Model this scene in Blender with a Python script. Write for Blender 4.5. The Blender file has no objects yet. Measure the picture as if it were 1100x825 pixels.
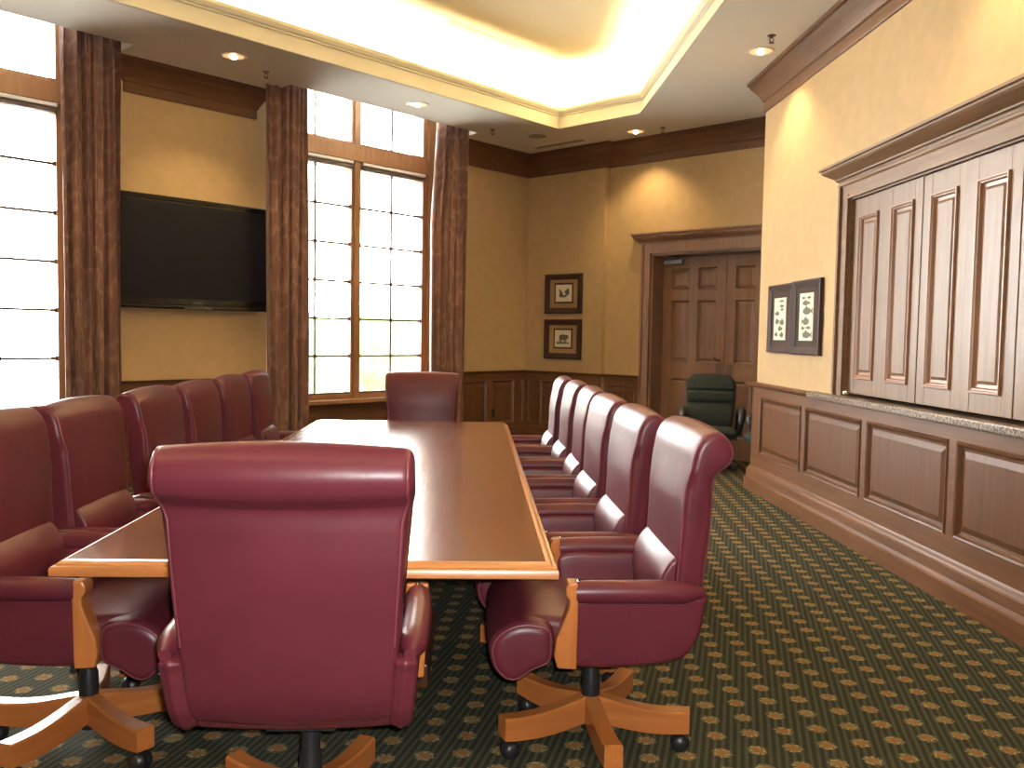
import bpy, bmesh, math, random
from mathutils import Vector, Matrix
from mathutils.geometry import tessellate_polygon

random.seed(7)
sc = bpy.context.scene
COL = sc.collection
PI = math.pi
R2 = math.sqrt(2.0)
rad = math.radians

# ------------------------------------------------------------------ camera
CAM_H = 1.42
FPX = 944.0
yaw, pitch, roll = rad(2.42), rad(3.24), rad(1.0)
fw = Vector((math.sin(yaw) * math.cos(pitch), math.cos(yaw) * math.cos(pitch), -math.sin(pitch)))
rt = Vector((math.cos(yaw), -math.sin(yaw), 0))
up = rt.cross(fw)
rt2 = rt * math.cos(roll) + up * math.sin(roll)
up2 = -rt * math.sin(roll) + up * math.cos(roll)
cd = bpy.data.cameras.new('camera')
cam = bpy.data.objects.new('camera', cd)
COL.objects.link(cam)
m = Matrix((rt2, up2, -fw)).transposed().to_4x4()
m.translation = (0, 0, CAM_H)
cam.matrix_world = m
cd.sensor_width = 36.0
cd.lens = FPX / 1100 * 36.0
cd.clip_start = 0.05
sc.camera = cam

# ------------------------------------------------------------------ view / render
sc.view_settings.view_transform = 'Standard'
sc.view_settings.look = 'None'
sc.view_settings.gamma = 1.0
sc.view_settings.use_curve_mapping = False
sc.view_settings.exposure = 0.4
sc.cycles.use_denoising = True
sc.cycles.max_bounces = 10
sc.cycles.diffuse_bounces = 5
sc.cycles.glossy_bounces = 4
sc.cycles.transparent_max_bounces = 12
sc.cycles.caustics_reflective = False
sc.cycles.caustics_refractive = False
sc.cycles.sample_clamp_indirect = 12.0

# ------------------------------------------------------------------ world (bright overcast sky)
SKY = 34.0
w = bpy.data.worlds.new('sky')
sc.world = w
w.use_nodes = True
bgn = w.node_tree.nodes['Background']
bgn.inputs[0].default_value = (1.0, 0.985, 0.96, 1)
bgn.inputs[1].default_value = SKY

# frames: u = along the wall, z = up, d = into the room
S1 = Vector((1, 1, 0)) / R2     # along the window wall
N1 = Vector((-1, 1, 0)) / R2    # outward through the window wall
T2 = Vector((1, -1, 0)) / R2    # along the door wall
M2 = Vector((1, 1, 0)) / R2     # outward through the door wall
ZV = Vector((0, 0, 1))


def frame(o, u, inward):
    o = Vector(o)
    return lambda a, z, d=0.0: o + u * a + ZV * z + inward * d


NW = 11.23 / R2
MA = 12.6 / R2
MB_ = 12.7 / R2
MD = 9.20
F1 = frame(N1 * NW, S1, -N1)
FA = frame(M2 * MA, T2, -M2)
FB = frame(M2 * MB_, T2, -M2)
FD = frame(M2 * MD, T2, -M2)
XR = 2.65
FR = frame((XR, 0, 0), Vector((0, 1, 0)), Vector((-1, 0, 0)))
YE = 8.15

# ------------------------------------------------------------------ lights
COVE_W = 660.0
DOWN_W = 75.0
FLASH_W = 82.0


def light(name, kind, loc, energy, color, direction=None, **kw):
    ld = bpy.data.lights.new(name, kind)
    ld.energy = energy
    ld.color = color
    for k, v in kw.items():
        setattr(ld, k, v)
    o = bpy.data.objects.new(name, ld)
    COL.objects.link(o)
    o.location = loc
    if direction is not None:
        o.rotation_euler = Vector(direction).to_track_quat('-Z', 'Y').to_euler()
    return o


def portal(name, s, width, z0, z1):
    o = light(name, 'AREA', F1(s, (z0 + z1) / 2, -0.40), 1.0, (1, 1, 1), None, shape='RECTANGLE', size=width, size_y=z1 - z0)
    x = S1
    zl = -N1
    y = zl.cross(x)
    mm = Matrix((x, y, zl)).transposed().to_4x4()
    mm.translation = o.location
    o.matrix_world = mm
    o.data.cycles.is_portal = True


portal('sky_portal', 6.18, 2.4, 0.6, 4.3)
portal('sky_portal', 1.98, 2.4, 0.6, 4.3)

# the camera's own flash
light('camera_flash', 'AREA', Vector((0, 0, CAM_H)) + up2 * 0.035 + rt2 * 0.035, FLASH_W, (1.0, 0.97, 0.93), fw,
      shape='RECTANGLE', size=0.04, size_y=0.02)

# ================================================================== helpers
def tag(o, label=None, cat=None, group=None, kind=None):
    if label: o['label'] = label
    if cat: o['category'] = cat
    if group: o['group'] = group
    if kind: o['kind'] = kind
    return o


def empty(name, loc=(0, 0, 0), rz=0.0, label=None, cat=None, group=None):
    o = bpy.data.objects.new(name, None)
    COL.objects.link(o)
    o.empty_display_size = 0.1
    o.location = loc
    o.rotation_euler = (0, 0, rz)
    return tag(o, label, cat, group)


class MB:
    def __init__(self):
        self.bm = bmesh.new()

    def quad(self, pts):
        return self.bm.faces.new([self.bm.verts.new(p) for p in pts])

    def hexa(self, P):
        v = [self.bm.verts.new(p) for p in P]
        for f in ((0, 3, 2, 1), (4, 5, 6, 7), (0, 1, 5, 4), (1, 2, 6, 5), (2, 3, 7, 6), (3, 0, 4, 7)):
            self.bm.faces.new([v[i] for i in f])

    def box(self, x0, x1, y0, y1, z0, z1):
        self.hexa([(x0, y0, z0), (x1, y0, z0), (x1, y1, z0), (x0, y1, z0), (x0, y0, z1), (x1, y0, z1), (x1, y1, z1), (x0, y1, z1)])

    def fbox(self, F, u0, u1, z0, z1, d0, d1):
        self.hexa([F(u0, z0, d0), F(u1, z0, d0), F(u1, z0, d1), F(u0, z0, d1), F(u0, z1, d0), F(u1, z1, d0), F(u1, z1, d1), F(u0, z1, d1)])

    def nest(self, F, u0, u1, z0, z1, prof):
        """nested rectangles: prof = [(inset, depth), ...]; last one is capped"""
        rings = []
        for ins, d in prof:
            rings.append([self.bm.verts.new(F(a, b, d)) for a, b in ((u0 + ins, z0 + ins), (u1 - ins, z0 + ins), (u1 - ins, z1 - ins), (u0 + ins, z1 - ins))])
        for a, b in zip(rings, rings[1:]):
            for i in range(4):
                j = (i + 1) % 4
                self.bm.faces.new((a[i], a[j], b[j], b[i]))
        self.bm.faces.new(rings[-1])

    def loft(self, rings, closed=True, caps=True, loop=False):
        R = [[self.bm.verts.new(p) for p in r] for r in rings]
        n = len(R[0])
        seq = list(zip(R, R[1:])) + ([(R[-1], R[0])] if loop else [])
        for a, b in seq:
            for i in range(n if closed else n - 1):
                j = (i + 1) % n
                self.bm.faces.new((a[i], a[j], b[j], b[i]))
        if caps and closed and not loop:
            self.bm.faces.new(R[0][::-1])
            self.bm.faces.new(R[-1])

    def tube(self, pts, r, seg=8, closed=False):
        pts = [Vector(p) for p in pts]
        n = len(pts)
        rr = r if isinstance(r, (list, tuple)) else [r] * n
        rings = []
        prevn = None
        for i, p in enumerate(pts):
            if closed:
                t = pts[(i + 1) % n] - pts[i - 1]
            else:
                t = pts[min(i + 1, n - 1)] - pts[max(i - 1, 0)]
            t.normalize()
            if prevn is None:
                a = Vector((1, 0, 0)) if abs(t.x) < 0.8 else Vector((0, 0, 1))
                nn = (a - t * a.dot(t)).normalized()
            else:
                nn = (prevn - t * prevn.dot(t)).normalized()
            prevn = nn
            b = t.cross(nn)
            rings.append([p + (nn * math.cos(2 * PI * k / seg) + b * math.sin(2 * PI * k / seg)) * rr[i] for k in range(seg)])
        self.loft(rings, loop=closed)

    def lathe(self, prof, c=(0, 0, 0), seg=24, axis='Z', caps=True):
        c = Vector(c)
        rings = []
        for r, h in prof:
            ring = []
            for k in range(seg):
                a = 2 * PI * k / seg
                x, y = r * math.cos(a), r * math.sin(a)
                v = {'Z': (x, y, h), 'X': (h, x, y), 'Y': (y, h, x)}[axis]
                ring.append(c + Vector(v))
            rings.append(ring)
        self.loft(rings, caps=caps)

    def prism(self, poly, f0, f1):
        """poly of 2D points; f0/f1 map (a,b) to 3D for both ends"""
        self.loft([[f0(a, b) for a, b in poly], [f1(a, b) for a, b in poly]])

    def build(self, name, mat, parent=None, smooth=False, bevel=0.0, bseg=2, sharp=40, kind=None):
        bmesh.ops.recalc_face_normals(self.bm, faces=self.bm.faces)
        me = bpy.data.meshes.new(name)
        self.bm.to_mesh(me)
        self.bm.free()
        if isinstance(mat, (list, tuple)):
            for x in mat: me.materials.append(x)
        else:
            me.materials.append(mat)
        o = bpy.data.objects.new(name, me)
        COL.objects.link(o)
        if smooth:
            me.polygons.foreach_set('use_smooth', [True] * len(me.polygons))
            try:
                me.set_sharp_from_angle(angle=rad(sharp))
            except Exception:
                pass
        if bevel > 0:
            b = o.modifiers.new('bevel', 'BEVEL')
            b.width = bevel
            b.segments = bseg
            b.limit_method = 'ANGLE'
            b.angle_limit = rad(35)
        if parent: o.parent = parent
        if kind: o['kind'] = kind
        return o


def catmull(pts, per=6, closed=True):
    n = len(pts)
    out = []
    rng = range(n) if closed else range(n - 1)
    for i in rng:
        if closed:
            p0, p1, p2, p3 = pts[i - 1], pts[i], pts[(i + 1) % n], pts[(i + 2) % n]
        else:
            p0, p1, p2, p3 = pts[max(i - 1, 0)], pts[i], pts[i + 1], pts[min(i + 2, n - 1)]
        for k in range(per):
            t = k / per
            out.append(tuple(0.5 * (2 * b + (-a + c) * t + (2 * a - 5 * b + 4 * c - d) * t * t + (-a + 3 * b - 3 * c + d) * t ** 3)
                             for a, b, c, d in zip(p0, p1, p2, p3)))
    if not closed: out.append(tuple(pts[-1]))
    return out


def offset2(poly, off):
    n = len(poly)
    area = sum(poly[i][0] * poly[(i + 1) % n][1] - poly[(i + 1) % n][0] * poly[i][1] for i in range(n))
    sgn = 1 if area > 0 else -1
    out = []
    for i in range(n):
        tx = poly[(i + 1) % n][0] - poly[i - 1][0]
        ty = poly[(i + 1) % n][1] - poly[i - 1][1]
        L = math.hypot(tx, ty) or 1
        out.append((poly[i][0] + sgn * ty / L * off, poly[i][1] - sgn * tx / L * off))
    return out


def puffy(mb, prof, hw, r, bulge=0.0, cx=0.0, wf=None, steps=5, mid=6, per=6, flatcap=False):
    """upholstered slab: closed (y, z) profile extruded along x with rounded edges"""
    P = catmull(prof, per)
    st = []
    for k in range(steps + 1):
        th = k / steps * PI / 2
        st.append((hw - r + r * math.sin(th), -r * (1 - math.cos(th))))
    st = st[::-1]
    for k in range(1, mid):
        x = (hw - r) * (1 - 2 * k / mid)
        st.append((x, bulge * (1 - (x / (hw - r)) ** 2)))
    st += [(-x, o) for x, o in st[:steps + 1][::-1]]
    rings = []
    for x, off in st:
        Q = offset2(P, off)
        for _ in range(int(-off / 0.004) if off < 0 else 0):
            Q = [(0.5 * Q[i][0] + 0.25 * (Q[i - 1][0] + Q[(i + 1) % len(Q)][0]), 0.5 * Q[i][1] + 0.25 * (Q[i - 1][1] + Q[(i + 1) % len(Q)][1])) for i in range(len(Q))]
        rings.append([(cx + x * (wf(z) if wf else 1.0), y, z) for y, z in Q])
    if flatcap:
        cy = sum(p[1] for p in rings[0]) / len(rings[0])
        cz = sum(p[2] for p in rings[0]) / len(rings[0])

        def shrink(ring, k):
            return [(x, cy + (y - cy) * k, cz + (z - cz) * k) for x, y, z in ring]
        a, b = rings[0], rings[-1]
        rings = [shrink(a, 0.1), shrink(a, 0.4), shrink(a, 0.7)] + rings + [shrink(b, 0.7), shrink(b, 0.4), shrink(b, 0.1)]
    mb.loft(rings)


def sweep(mb, path, prof, flip=1):
    """crown / base profile along a plan polyline; prof = [(out, z)], out is to the left of the path * flip"""
    n = len(path)
    path = [Vector(p) for p in path]
    dirs = [(path[i + 1] - path[i]).normalized() for i in range(n - 1)]
    rings = []
    for i in range(n):
        a = dirs[max(i - 1, 0)]
        b = dirs[min(i, n - 2)]
        na = Vector((-a.y, a.x)) * flip
        nb = Vector((-b.y, b.x)) * flip
        mit = (na + nb)
        mit = mit / (1 + na.dot(nb))
        rings.append([(path[i].x + mit.x * o, path[i].y + mit.y * o, z) for o, z in prof])
    mb.loft(rings, caps=True)


# ================================================================== materials
def newmat(name):
    m_ = bpy.data.materials.new(name)
    m_.use_nodes = True
    nt = m_.node_tree
    return m_, nt, nt.nodes['Principled BSDF']


def nd(nt, t, **kw):
    n = nt.nodes.new(t)
    for k, v in kw.items():
        setattr(n, k, v)
    return n


def plain(name, col, rough=0.5, metal=0.0, spec=0.5, coat=0.0, emit=None, estr=0.0):
    m_, nt, p = newmat(name)
    p.inputs['Base Color'].default_value = (*col, 1)
    p.inputs['Roughness'].default_value = rough
    p.inputs['Metallic'].default_value = metal
    p.inputs['Specular IOR Level'].default_value = spec
    p.inputs['Coat Weight'].default_value = coat
    if emit:
        p.inputs['Emission Color'].default_value = (*emit, 1)
        p.inputs['Emission Strength'].default_value = estr
    return m_


def ramp(nt, stops):
    r = nd(nt, 'ShaderNodeValToRGB')
    e = r.color_ramp.elements
    while len(e) < len(stops): e.new(0.5)
    for x, (pos, c) in zip(e, stops):
        x.position = pos
        x.color = (*c, 1)
    return r


def wood(name, c1, c2, axis='Z', rz=0.0, rough=0.35, coat=0.15, scale=1.0, bump=0.02, spec=0.5):
    m_, nt, p = newmat(name)
    tc = nd(nt, 'ShaderNodeTexCoord')
    mp = nd(nt, 'ShaderNodeMapping', vector_type='POINT')
    mp.inputs['Rotation'].default_value = (0, 0, rz)
    nt.links.new(tc.outputs['Object'], mp.inputs['Vector'])
    m2 = nd(nt, 'ShaderNodeMapping')
    s = [26 * scale] * 3
    s['XYZ'.index(axis)] = 1.6 * scale
    m2.inputs['Scale'].default_value = s
    nt.links.new(mp.outputs[0], m2.inputs['Vector'])
    n1 = nd(nt, 'ShaderNodeTexNoise')
    n1.inputs['Scale'].default_value = 1.0
    n1.inputs['Detail'].default_value = 5
    n1.inputs['Distortion'].default_value = 0.6
    nt.links.new(m2.outputs[0], n1.inputs['Vector'])
    r = ramp(nt, [(0.3, c1), (0.7, c2)])
    nt.links.new(n1.outputs[0], r.inputs[0])
    n2 = nd(nt, 'ShaderNodeTexNoise')
    n2.inputs['Scale'].default_value = 1.3
    nt.links.new(mp.outputs[0], n2.inputs['Vector'])
    mx = nd(nt, 'ShaderNodeMix', data_type='RGBA', blend_type='MULTIPLY')
    mx.inputs[0].default_value = 0.35
    nt.links.new(r.outputs[0], mx.inputs[6])
    r2 = ramp(nt, [(0.3, (0.6, 0.55, 0.5)), (0.7, (1, 1, 1))])
    nt.links.new(n2.outputs[0], r2.inputs[0])
    nt.links.new(r2.outputs[0], mx.inputs[7])
    nt.links.new(mx.outputs[2], p.inputs['Base Color'])
    p.inputs['Roughness'].default_value = rough
    p.inputs['Coat Weight'].default_value = coat
    p.inputs['Coat Roughness'].default_value = 0.25
    p.inputs['Specular IOR Level'].default_value = spec
    if bump:
        b = nd(nt, 'ShaderNodeBump')
        b.inputs['Strength'].default_value = bump
        nt.links.new(n1.outputs[0], b.inputs['Height'])
        nt.links.new(b.outputs[0], p.inputs['Normal'])
    return m_


def leather(name, col, rough=0.36, spec=0.5, bump=0.05):
    m_, nt, p = newmat(name)
    tc = nd(nt, 'ShaderNodeTexCoord')
    n = nd(nt, 'ShaderNodeTexNoise')
    n.inputs['Scale'].default_value = 5
    n.inputs['Detail'].default_value = 3
    nt.links.new(tc.outputs['Object'], n.inputs['Vector'])
    r = ramp(nt, [(0.3, tuple(c * 0.88 for c in col)), (0.7, tuple(c * 1.08 for c in col))])
    nt.links.new(n.outputs[0], r.inputs[0])
    nt.links.new(r.outputs[0], p.inputs['Base Color'])
    v = nd(nt, 'ShaderNodeTexNoise')
    v.inputs['Scale'].default_value = 16
    v.inputs['Detail'].default_value = 2
    nt.links.new(tc.outputs['Object'], v.inputs['Vector'])
    b = nd(nt, 'ShaderNodeBump')
    b.inputs['Strength'].default_value = bump
    b.inputs['Distance'].default_value = 0.02
    nt.links.new(v.outputs[0], b.inputs['Height'])
    nt.links.new(b.outputs[0], p.inputs['Normal'])
    p.inputs['Roughness'].default_value = rough
    p.inputs['Specular IOR Level'].default_value = spec
    return m_


def noisy(name, c1, c2, scale, rough=0.8, bump=0.0, spec=0.3, detail=3):
    m_, nt, p = newmat(name)
    tc = nd(nt, 'ShaderNodeTexCoord')
    n = nd(nt, 'ShaderNodeTexNoise')
    n.inputs['Scale'].default_value = scale
    n.inputs['Detail'].default_value = detail
    nt.links.new(tc.outputs['Object'], n.inputs['Vector'])
    r = ramp(nt, [(0.35, c1), (0.65, c2)])
    nt.links.new(n.outputs[0], r.inputs[0])
    nt.links.new(r.outputs[0], p.inputs['Base Color'])
    p.inputs['Roughness'].default_value = rough
    p.inputs['Specular IOR Level'].default_value = spec
    if bump:
        b = nd(nt, 'ShaderNodeBump')
        b.inputs['Strength'].default_value = bump
        b.inputs['Distance'].default_value = 0.01
        nt.links.new(n.outputs[0], b.inputs['Height'])
        nt.links.new(b.outputs[0], p.inputs['Normal'])
    return m_


def curtain_mat():
    m_, nt, p = newmat('curtain_damask')
    tc = nd(nt, 'ShaderNodeTexCoord')
    n = nd(nt, 'ShaderNodeTexNoise')
    n.inputs['Scale'].default_value = 3.5
    n.inputs['Detail'].default_value = 1
    nt.links.new(tc.outputs['Object'], n.inputs['Vector'])
    wv = nd(nt, 'ShaderNodeTexWave', wave_type='RINGS')
    wv.inputs['Scale'].default_value = 4.5
    wv.inputs['Distortion'].default_value = 9
    wv.inputs['Detail'].default_value = 2.5
    nt.links.new(tc.outputs['Object'], wv.inputs['Vector'])
    r = ramp(nt, [(0.1, (0.15, 0.065, 0.045)), (0.75, (0.19, 0.085, 0.058)), (0.97, (0.27, 0.15, 0.10))])
    nt.links.new(wv.outputs[1], r.inputs[0])
    mx = nd(nt, 'ShaderNodeMix', data_type='RGBA')
    nt.links.new(n.outputs[0], mx.inputs[0])
    nt.links.new(r.outputs[0], mx.inputs[6])
    mx.inputs[7].default_value = (0.155, 0.075, 0.055, 1)
    nt.links.new(mx.outputs[2], p.inputs['Base Color'])
    p.inputs['Roughness'].default_value = 0.7
    p.inputs['Sheen Weight'].default_value = 0.15
    return m_


def carpet_mat():
    m_, nt, p = newmat('patterned_carpet')
    L = nt.links.new
    ax, ay, bx, by = 0.129, 0.018, 0.0145, 0.130
    det = ax * by - bx * ay
    tc = nd(nt, 'ShaderNodeTexCoord')
    sp = nd(nt, 'ShaderNodeSeparateXYZ')
    L(tc.outputs['Object'], sp.inputs[0])

    def M(op, a, b=None, c=None):
        n = nd(nt, 'ShaderNodeMath', operation=op)
        for i, v in enumerate((a, b, c)):
            if v is None: continue
            if isinstance(v, (int, float)): n.inputs[i].default_value = v
            else: L(v, n.inputs[i])
        return n.outputs[0]

    x = M('SUBTRACT', sp.outputs[0], 0.780)
    y = M('SUBTRACT', sp.outputs[1], 3.274)
    u = M('ADD', M('MULTIPLY', x, by / det), M('MULTIPLY', y, -bx / det))
    v = M('ADD', M('MULTIPLY', x, -ay / det), M('MULTIPLY', y, ax / det))
    ru, rv = M('ROUND', u), M('ROUND', v)
    du, dv = M('SUBTRACT', u, ru), M('SUBTRACT', v, rv)
    dx = M('ADD', M('MULTIPLY', du, ax), M('MULTIPLY', dv, bx))
    dy = M('ADD', M('MULTIPLY', du, ay), M('MULTIPLY', dv, by))
    nz = nd(nt, 'ShaderNodeTexNoise')
    nz.inputs['Scale'].default_value = 95
    nz.inputs['Detail'].default_value = 2
    L(tc.outputs['Object'], nz.inputs['Vector'])
    dist = M('SQRT', M('ADD', M('MULTIPLY', dx, dx), M('MULTIPLY', M('MULTIPLY', dy, dy), 1.0)))
    ang = M('ARCTAN2', dy, dx)
    lobes = M('MULTIPLY', M('COSINE', M('MULTIPLY', ang, 8)), 0.0022)
    dist = M('ADD', dist, lobes)
    dist = M('ADD', dist, M('MULTIPLY', M('SUBTRACT', nz.outputs[0], 0.5), 0.034))
    inner = nd(nt, 'ShaderNodeMapRange', interpolation_type='SMOOTHSTEP')
    L(dist, inner.inputs[0])
    inner.inputs[1].default_value = 0.018; inner.inputs[2].default_value = 0.025
    inner.inputs[3].default_value = 1; inner.inputs[4].default_value = 0
    outer = nd(nt, 'ShaderNodeMapRange', interpolation_type='SMOOTHSTEP')
    L(dist, outer.inputs[0])
    outer.inputs[1].default_value = 0.032; outer.inputs[2].default_value = 0.038
    outer.inputs[3].default_value = 1; outer.inputs[4].default_value = 0
    # stripes
    th = rad(17)
    cu = M('ADD', M('MULTIPLY', x, math.cos(th)), M('MULTIPLY', y, -math.sin(th)))
    cv = M('ADD', M('MULTIPLY', x, math.sin(th)), M('MULTIPLY', y, math.cos(th)))
    st = M('SINE', M('MULTIPLY', cu, 2 * PI / 0.0265))
    bd = M('SINE', M('MULTIPLY', cv, 2 * PI / 0.0165))
    sm = M('ADD', M('MULTIPLY', st, 0.38), M('MULTIPLY', bd, 0.16))
    sm = M('ADD', sm, 0.5)
    base = ramp(nt, [(0.15, (0.027, 0.025, 0.016)), (0.6, (0.042, 0.043, 0.028)), (0.95, (0.066, 0.072, 0.046))])
    L(sm, base.inputs[0])
    cell = nd(nt, 'ShaderNodeTexWhiteNoise', noise_dimensions='2D')
    cv2 = nd(nt, 'ShaderNodeCombineXYZ')
    L(ru, cv2.inputs[0]); L(rv, cv2.inputs[1])
    L(cv2.outputs[0], cell.inputs['Vector'])
    rimn = ramp(nt, [(0.44, (0.05, 0.046, 0.026)), (0.60, (0.30, 0.25, 0.12))])
    L(nz.outputs[0], rimn.inputs[0])
    cen = ramp(nt, [(0.0, (0.22, 0.10, 0.036)), (1.0, (0.20, 0.12, 0.045))])
    L(cell.outputs[0], cen.inputs[0])
    m1 = nd(nt, 'ShaderNodeMix', data_type='RGBA')
    L(outer.outputs[0], m1.inputs[0]); L(base.outputs[0], m1.inputs[6]); L(rimn.outputs[0], m1.inputs[7])
    m2 = nd(nt, 'ShaderNodeMix', data_type='RGBA')
    L(inner.outputs[0], m2.inputs[0]); L(m1.outputs[2], m2.inputs[6]); L(cen.outputs[0], m2.inputs[7])
    L(m2.outputs[2], p.inputs['Base Color'])
    p.inputs['Roughness'].default_value = 0.95
    p.inputs['Specular IOR Level'].default_value = 0.1
    b = nd(nt, 'ShaderNodeBump')
    b.inputs['Strength'].default_value = 0.35
    b.inputs['Distance'].default_value = 0.004
    L(M('ADD', sm, nz.outputs[0]), b.inputs['Height'])
    L(b.outputs[0], p.inputs['Normal'])
    return m_


def glass_mat():
    m_, nt, p = newmat('window_glass')
    nt.nodes.remove(p)
    tr = nd(nt, 'ShaderNodeBsdfTransparent')
    tr.inputs[0].default_value = (0.97, 0.98, 0.98, 1)
    gl = nd(nt, 'ShaderNodeBsdfGlossy')
    gl.inputs['Roughness'].default_value = 0.02
    fr = nd(nt, 'ShaderNodeFresnel')
    fr.inputs[0].default_value = 1.45
    mx = nd(nt, 'ShaderNodeMixShader')
    nt.links.new(fr.outputs[0], mx.inputs[0])
    nt.links.new(tr.outputs[0], mx.inputs[1])
    nt.links.new(gl.outputs[0], mx.inputs[2])
    nt.links.new(mx.outputs[0], nt.nodes['Material Output'].inputs[0])
    return m_


def granite_mat():
    m_, nt, p = newmat('granite')
    tc = nd(nt, 'ShaderNodeTexCoord')
    v = nd(nt, 'ShaderNodeTexNoise')
    v.inputs['Scale'].default_value = 60
    v.inputs['Detail'].default_value = 4
    nt.links.new(tc.outputs['Object'], v.inputs['Vector'])
    r = ramp(nt, [(0.38, (0.035, 0.022, 0.015)), (0.5, (0.15, 0.10, 0.065)), (0.62, (0.30, 0.25, 0.19))])
    nt.links.new(v.outputs[0], r.inputs[0])
    nt.links.new(r.outputs[0], p.inputs['Base Color'])
    p.inputs['Roughness'].default_value = 0.3
    p.inputs['Specular IOR Level'].default_value = 0.3
    return m_


A1 = -PI / 4     # mapping rotation that puts the window wall's run on X
A2 = PI / 4
M = {}
M['plaster'] = noisy('tan_wallcovering', (0.40, 0.28, 0.145), (0.43, 0.30, 0.16), 9, rough=0.75, bump=0.02, spec=0.25)
M['ceiling'] = plain('ceiling_paint', (0.78, 0.75, 0.67), 0.9, spec=0.2)
M['tray'] = plain('tray_paint', (0.78, 0.70, 0.54), 0.8, spec=0.2)
M['tray_trim'] = plain('tray_trim_paint', (0.60, 0.57, 0.48), 0.5, spec=0.3)
M['white'] = plain('lit_corner_and_headrail', (0.75, 0.73, 0.68), 0.6)  # daylight on the pier corners put into colour; also the blind headrail
WD1, WD2 = (0.11, 0.049, 0.022), (0.16, 0.074, 0.033)
M['wood_v'] = wood('brown_wood_vertical', WD1, WD2, 'Z')
M['wood_y'] = wood('brown_wood_along_right_wall', WD1, WD2, 'Y')
M['wood_1'] = wood('brown_wood_along_window_wall', WD1, WD2, 'X', rz=A1, rough=0.55, coat=0.0, spec=0.3)
M['wood_2'] = wood('brown_wood_along_door_wall', WD1, WD2, 'X', rz=A2, rough=0.55, coat=0.0, spec=0.3)
M['crown_y'] = wood('crown_wood_along_right_wall', (0.12, 0.053, 0.021), (0.172, 0.082, 0.035), 'Y', rough=0.5, coat=0.0, spec=0.3)
M['rail_y'] = wood('wainscot_wood', (0.118, 0.048, 0.018), (0.172, 0.075, 0.030), 'Y', rough=0.45, coat=0.0, spec=0.3)
M['panel_v'] = wood('wainscot_panel_wood', (0.092, 0.034, 0.010), (0.135, 0.054, 0.017), 'Z', rough=0.45, coat=0.0, spec=0.3)
M['shutter'] = wood('shutter_wood', (0.145, 0.082, 0.042), (0.20, 0.12, 0.066), 'Z', rough=0.4, coat=0.05, spec=0.35)
M['shut_y'] = wood('shutter_casing_wood', (0.135, 0.072, 0.035), (0.195, 0.108, 0.056), 'Y', rough=0.45, coat=0.0, spec=0.3)
M['shut_glaze'] = plain('shutter_moulding_glaze', (0.20, 0.085, 0.028), 0.35)
M['door'] = wood('door_wood', (0.19, 0.095, 0.054), (0.25, 0.135, 0.08), 'Z', rough=0.4)
M['win_wood'] = wood('window_wood', (0.26, 0.13, 0.06), (0.36, 0.19, 0.09), 'Z', rough=0.4)
M['muntin'] = plain('dark_muntin', (0.10, 0.07, 0.055), 0.5)
M['table'] = wood('table_cherry', (0.14, 0.043, 0.014), (0.195, 0.066, 0.023), 'X', rough=0.15, coat=0.5, scale=0.7, bump=0.0)
M['table_edge'] = wood('table_edge_cherry', (0.34, 0.125, 0.035), (0.46, 0.19, 0.06), 'X', rough=0.3, coat=0.3, bump=0.0)
M['dark_wood'] = wood('pedestal_wood', (0.07, 0.025, 0.01), (0.12, 0.045, 0.018), 'Z')
M['chair_wood'] = wood('chair_wood', (0.34, 0.105, 0.025), (0.46, 0.165, 0.045), 'Z', rough=0.28, coat=0.35, scale=0.8, bump=0.0)
M['leg_wood'] = wood('chair_base_wood', (0.34, 0.105, 0.025), (0.46, 0.165, 0.045), 'X', rough=0.28, coat=0.35, scale=0.8, bump=0.0)
M['leather'] = leather('burgundy_leather', (0.092, 0.0155, 0.024), rough=0.37, spec=0.3)
M['piping'] = leather('burgundy_piping', (0.13, 0.028, 0.038), rough=0.4)
M['black'] = plain('black_plastic', (0.012, 0.012, 0.013), 0.4)
M['blackmetal'] = plain('black_metal', (0.02, 0.02, 0.022), 0.35, metal=0.3)
M['chrome'] = plain('chrome', (0.7, 0.68, 0.62), 0.18, metal=1.0)
M['brass'] = plain('dark_bronze', (0.10, 0.075, 0.05), 0.35, metal=0.9)
M['greyplate'] = plain('grey_metal_plate', (0.14, 0.10, 0.08), 0.4, metal=0.7)
M['closer'] = plain('closer_grey', (0.24, 0.24, 0.23), 0.35, metal=0.6)
M['screen'] = plain('tv_screen', (0.011, 0.011, 0.016), 0.4, spec=0.1)
M['bezel'] = plain('tv_bezel', (0.006, 0.006, 0.006), 0.15)
M['green'] = noisy('dark_green_fabric', (0.022, 0.030, 0.028), (0.030, 0.040, 0.037), 40, rough=0.7, bump=0.1)
M['frame'] = wood('picture_frame_wood', (0.035, 0.016, 0.014), (0.055, 0.026, 0.022), 'Z', rough=0.6, coat=0.0, spec=0.25)
M['mat_tan'] = plain('tan_mat', (0.30, 0.19, 0.09), 0.8)
M['mat_brown'] = plain('brown_mat', (0.06, 0.042, 0.034), 0.9, spec=0.15)
M['paper'] = plain('print_paper', (0.62, 0.57, 0.45), 0.7)
M['ink'] = plain('print_ink', (0.09, 0.085, 0.055), 0.7)
M['inkgreen'] = plain('print_ink_green', (0.08, 0.095, 0.045), 0.7)
M['granite'] = granite_mat()
M['glass'] = glass_mat()
M['carpet'] = carpet_mat()
M['curtain'] = curtain_mat()
M['grey_vent'] = plain('grey_vent', (0.30, 0.26, 0.20), 0.7)
M['sprinkler'] = plain('sprinkler_metal', (0.22, 0.17, 0.11), 0.35, metal=0.8)
M['dl_trim'] = plain('downlight_trim', (0.75, 0.68, 0.52), 0.3)
M['dl_refl'] = plain('downlight_reflector', (0.8, 0.6, 0.4), 0.4, emit=(1.0, 0.55, 0.25), estr=0.62)
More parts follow.
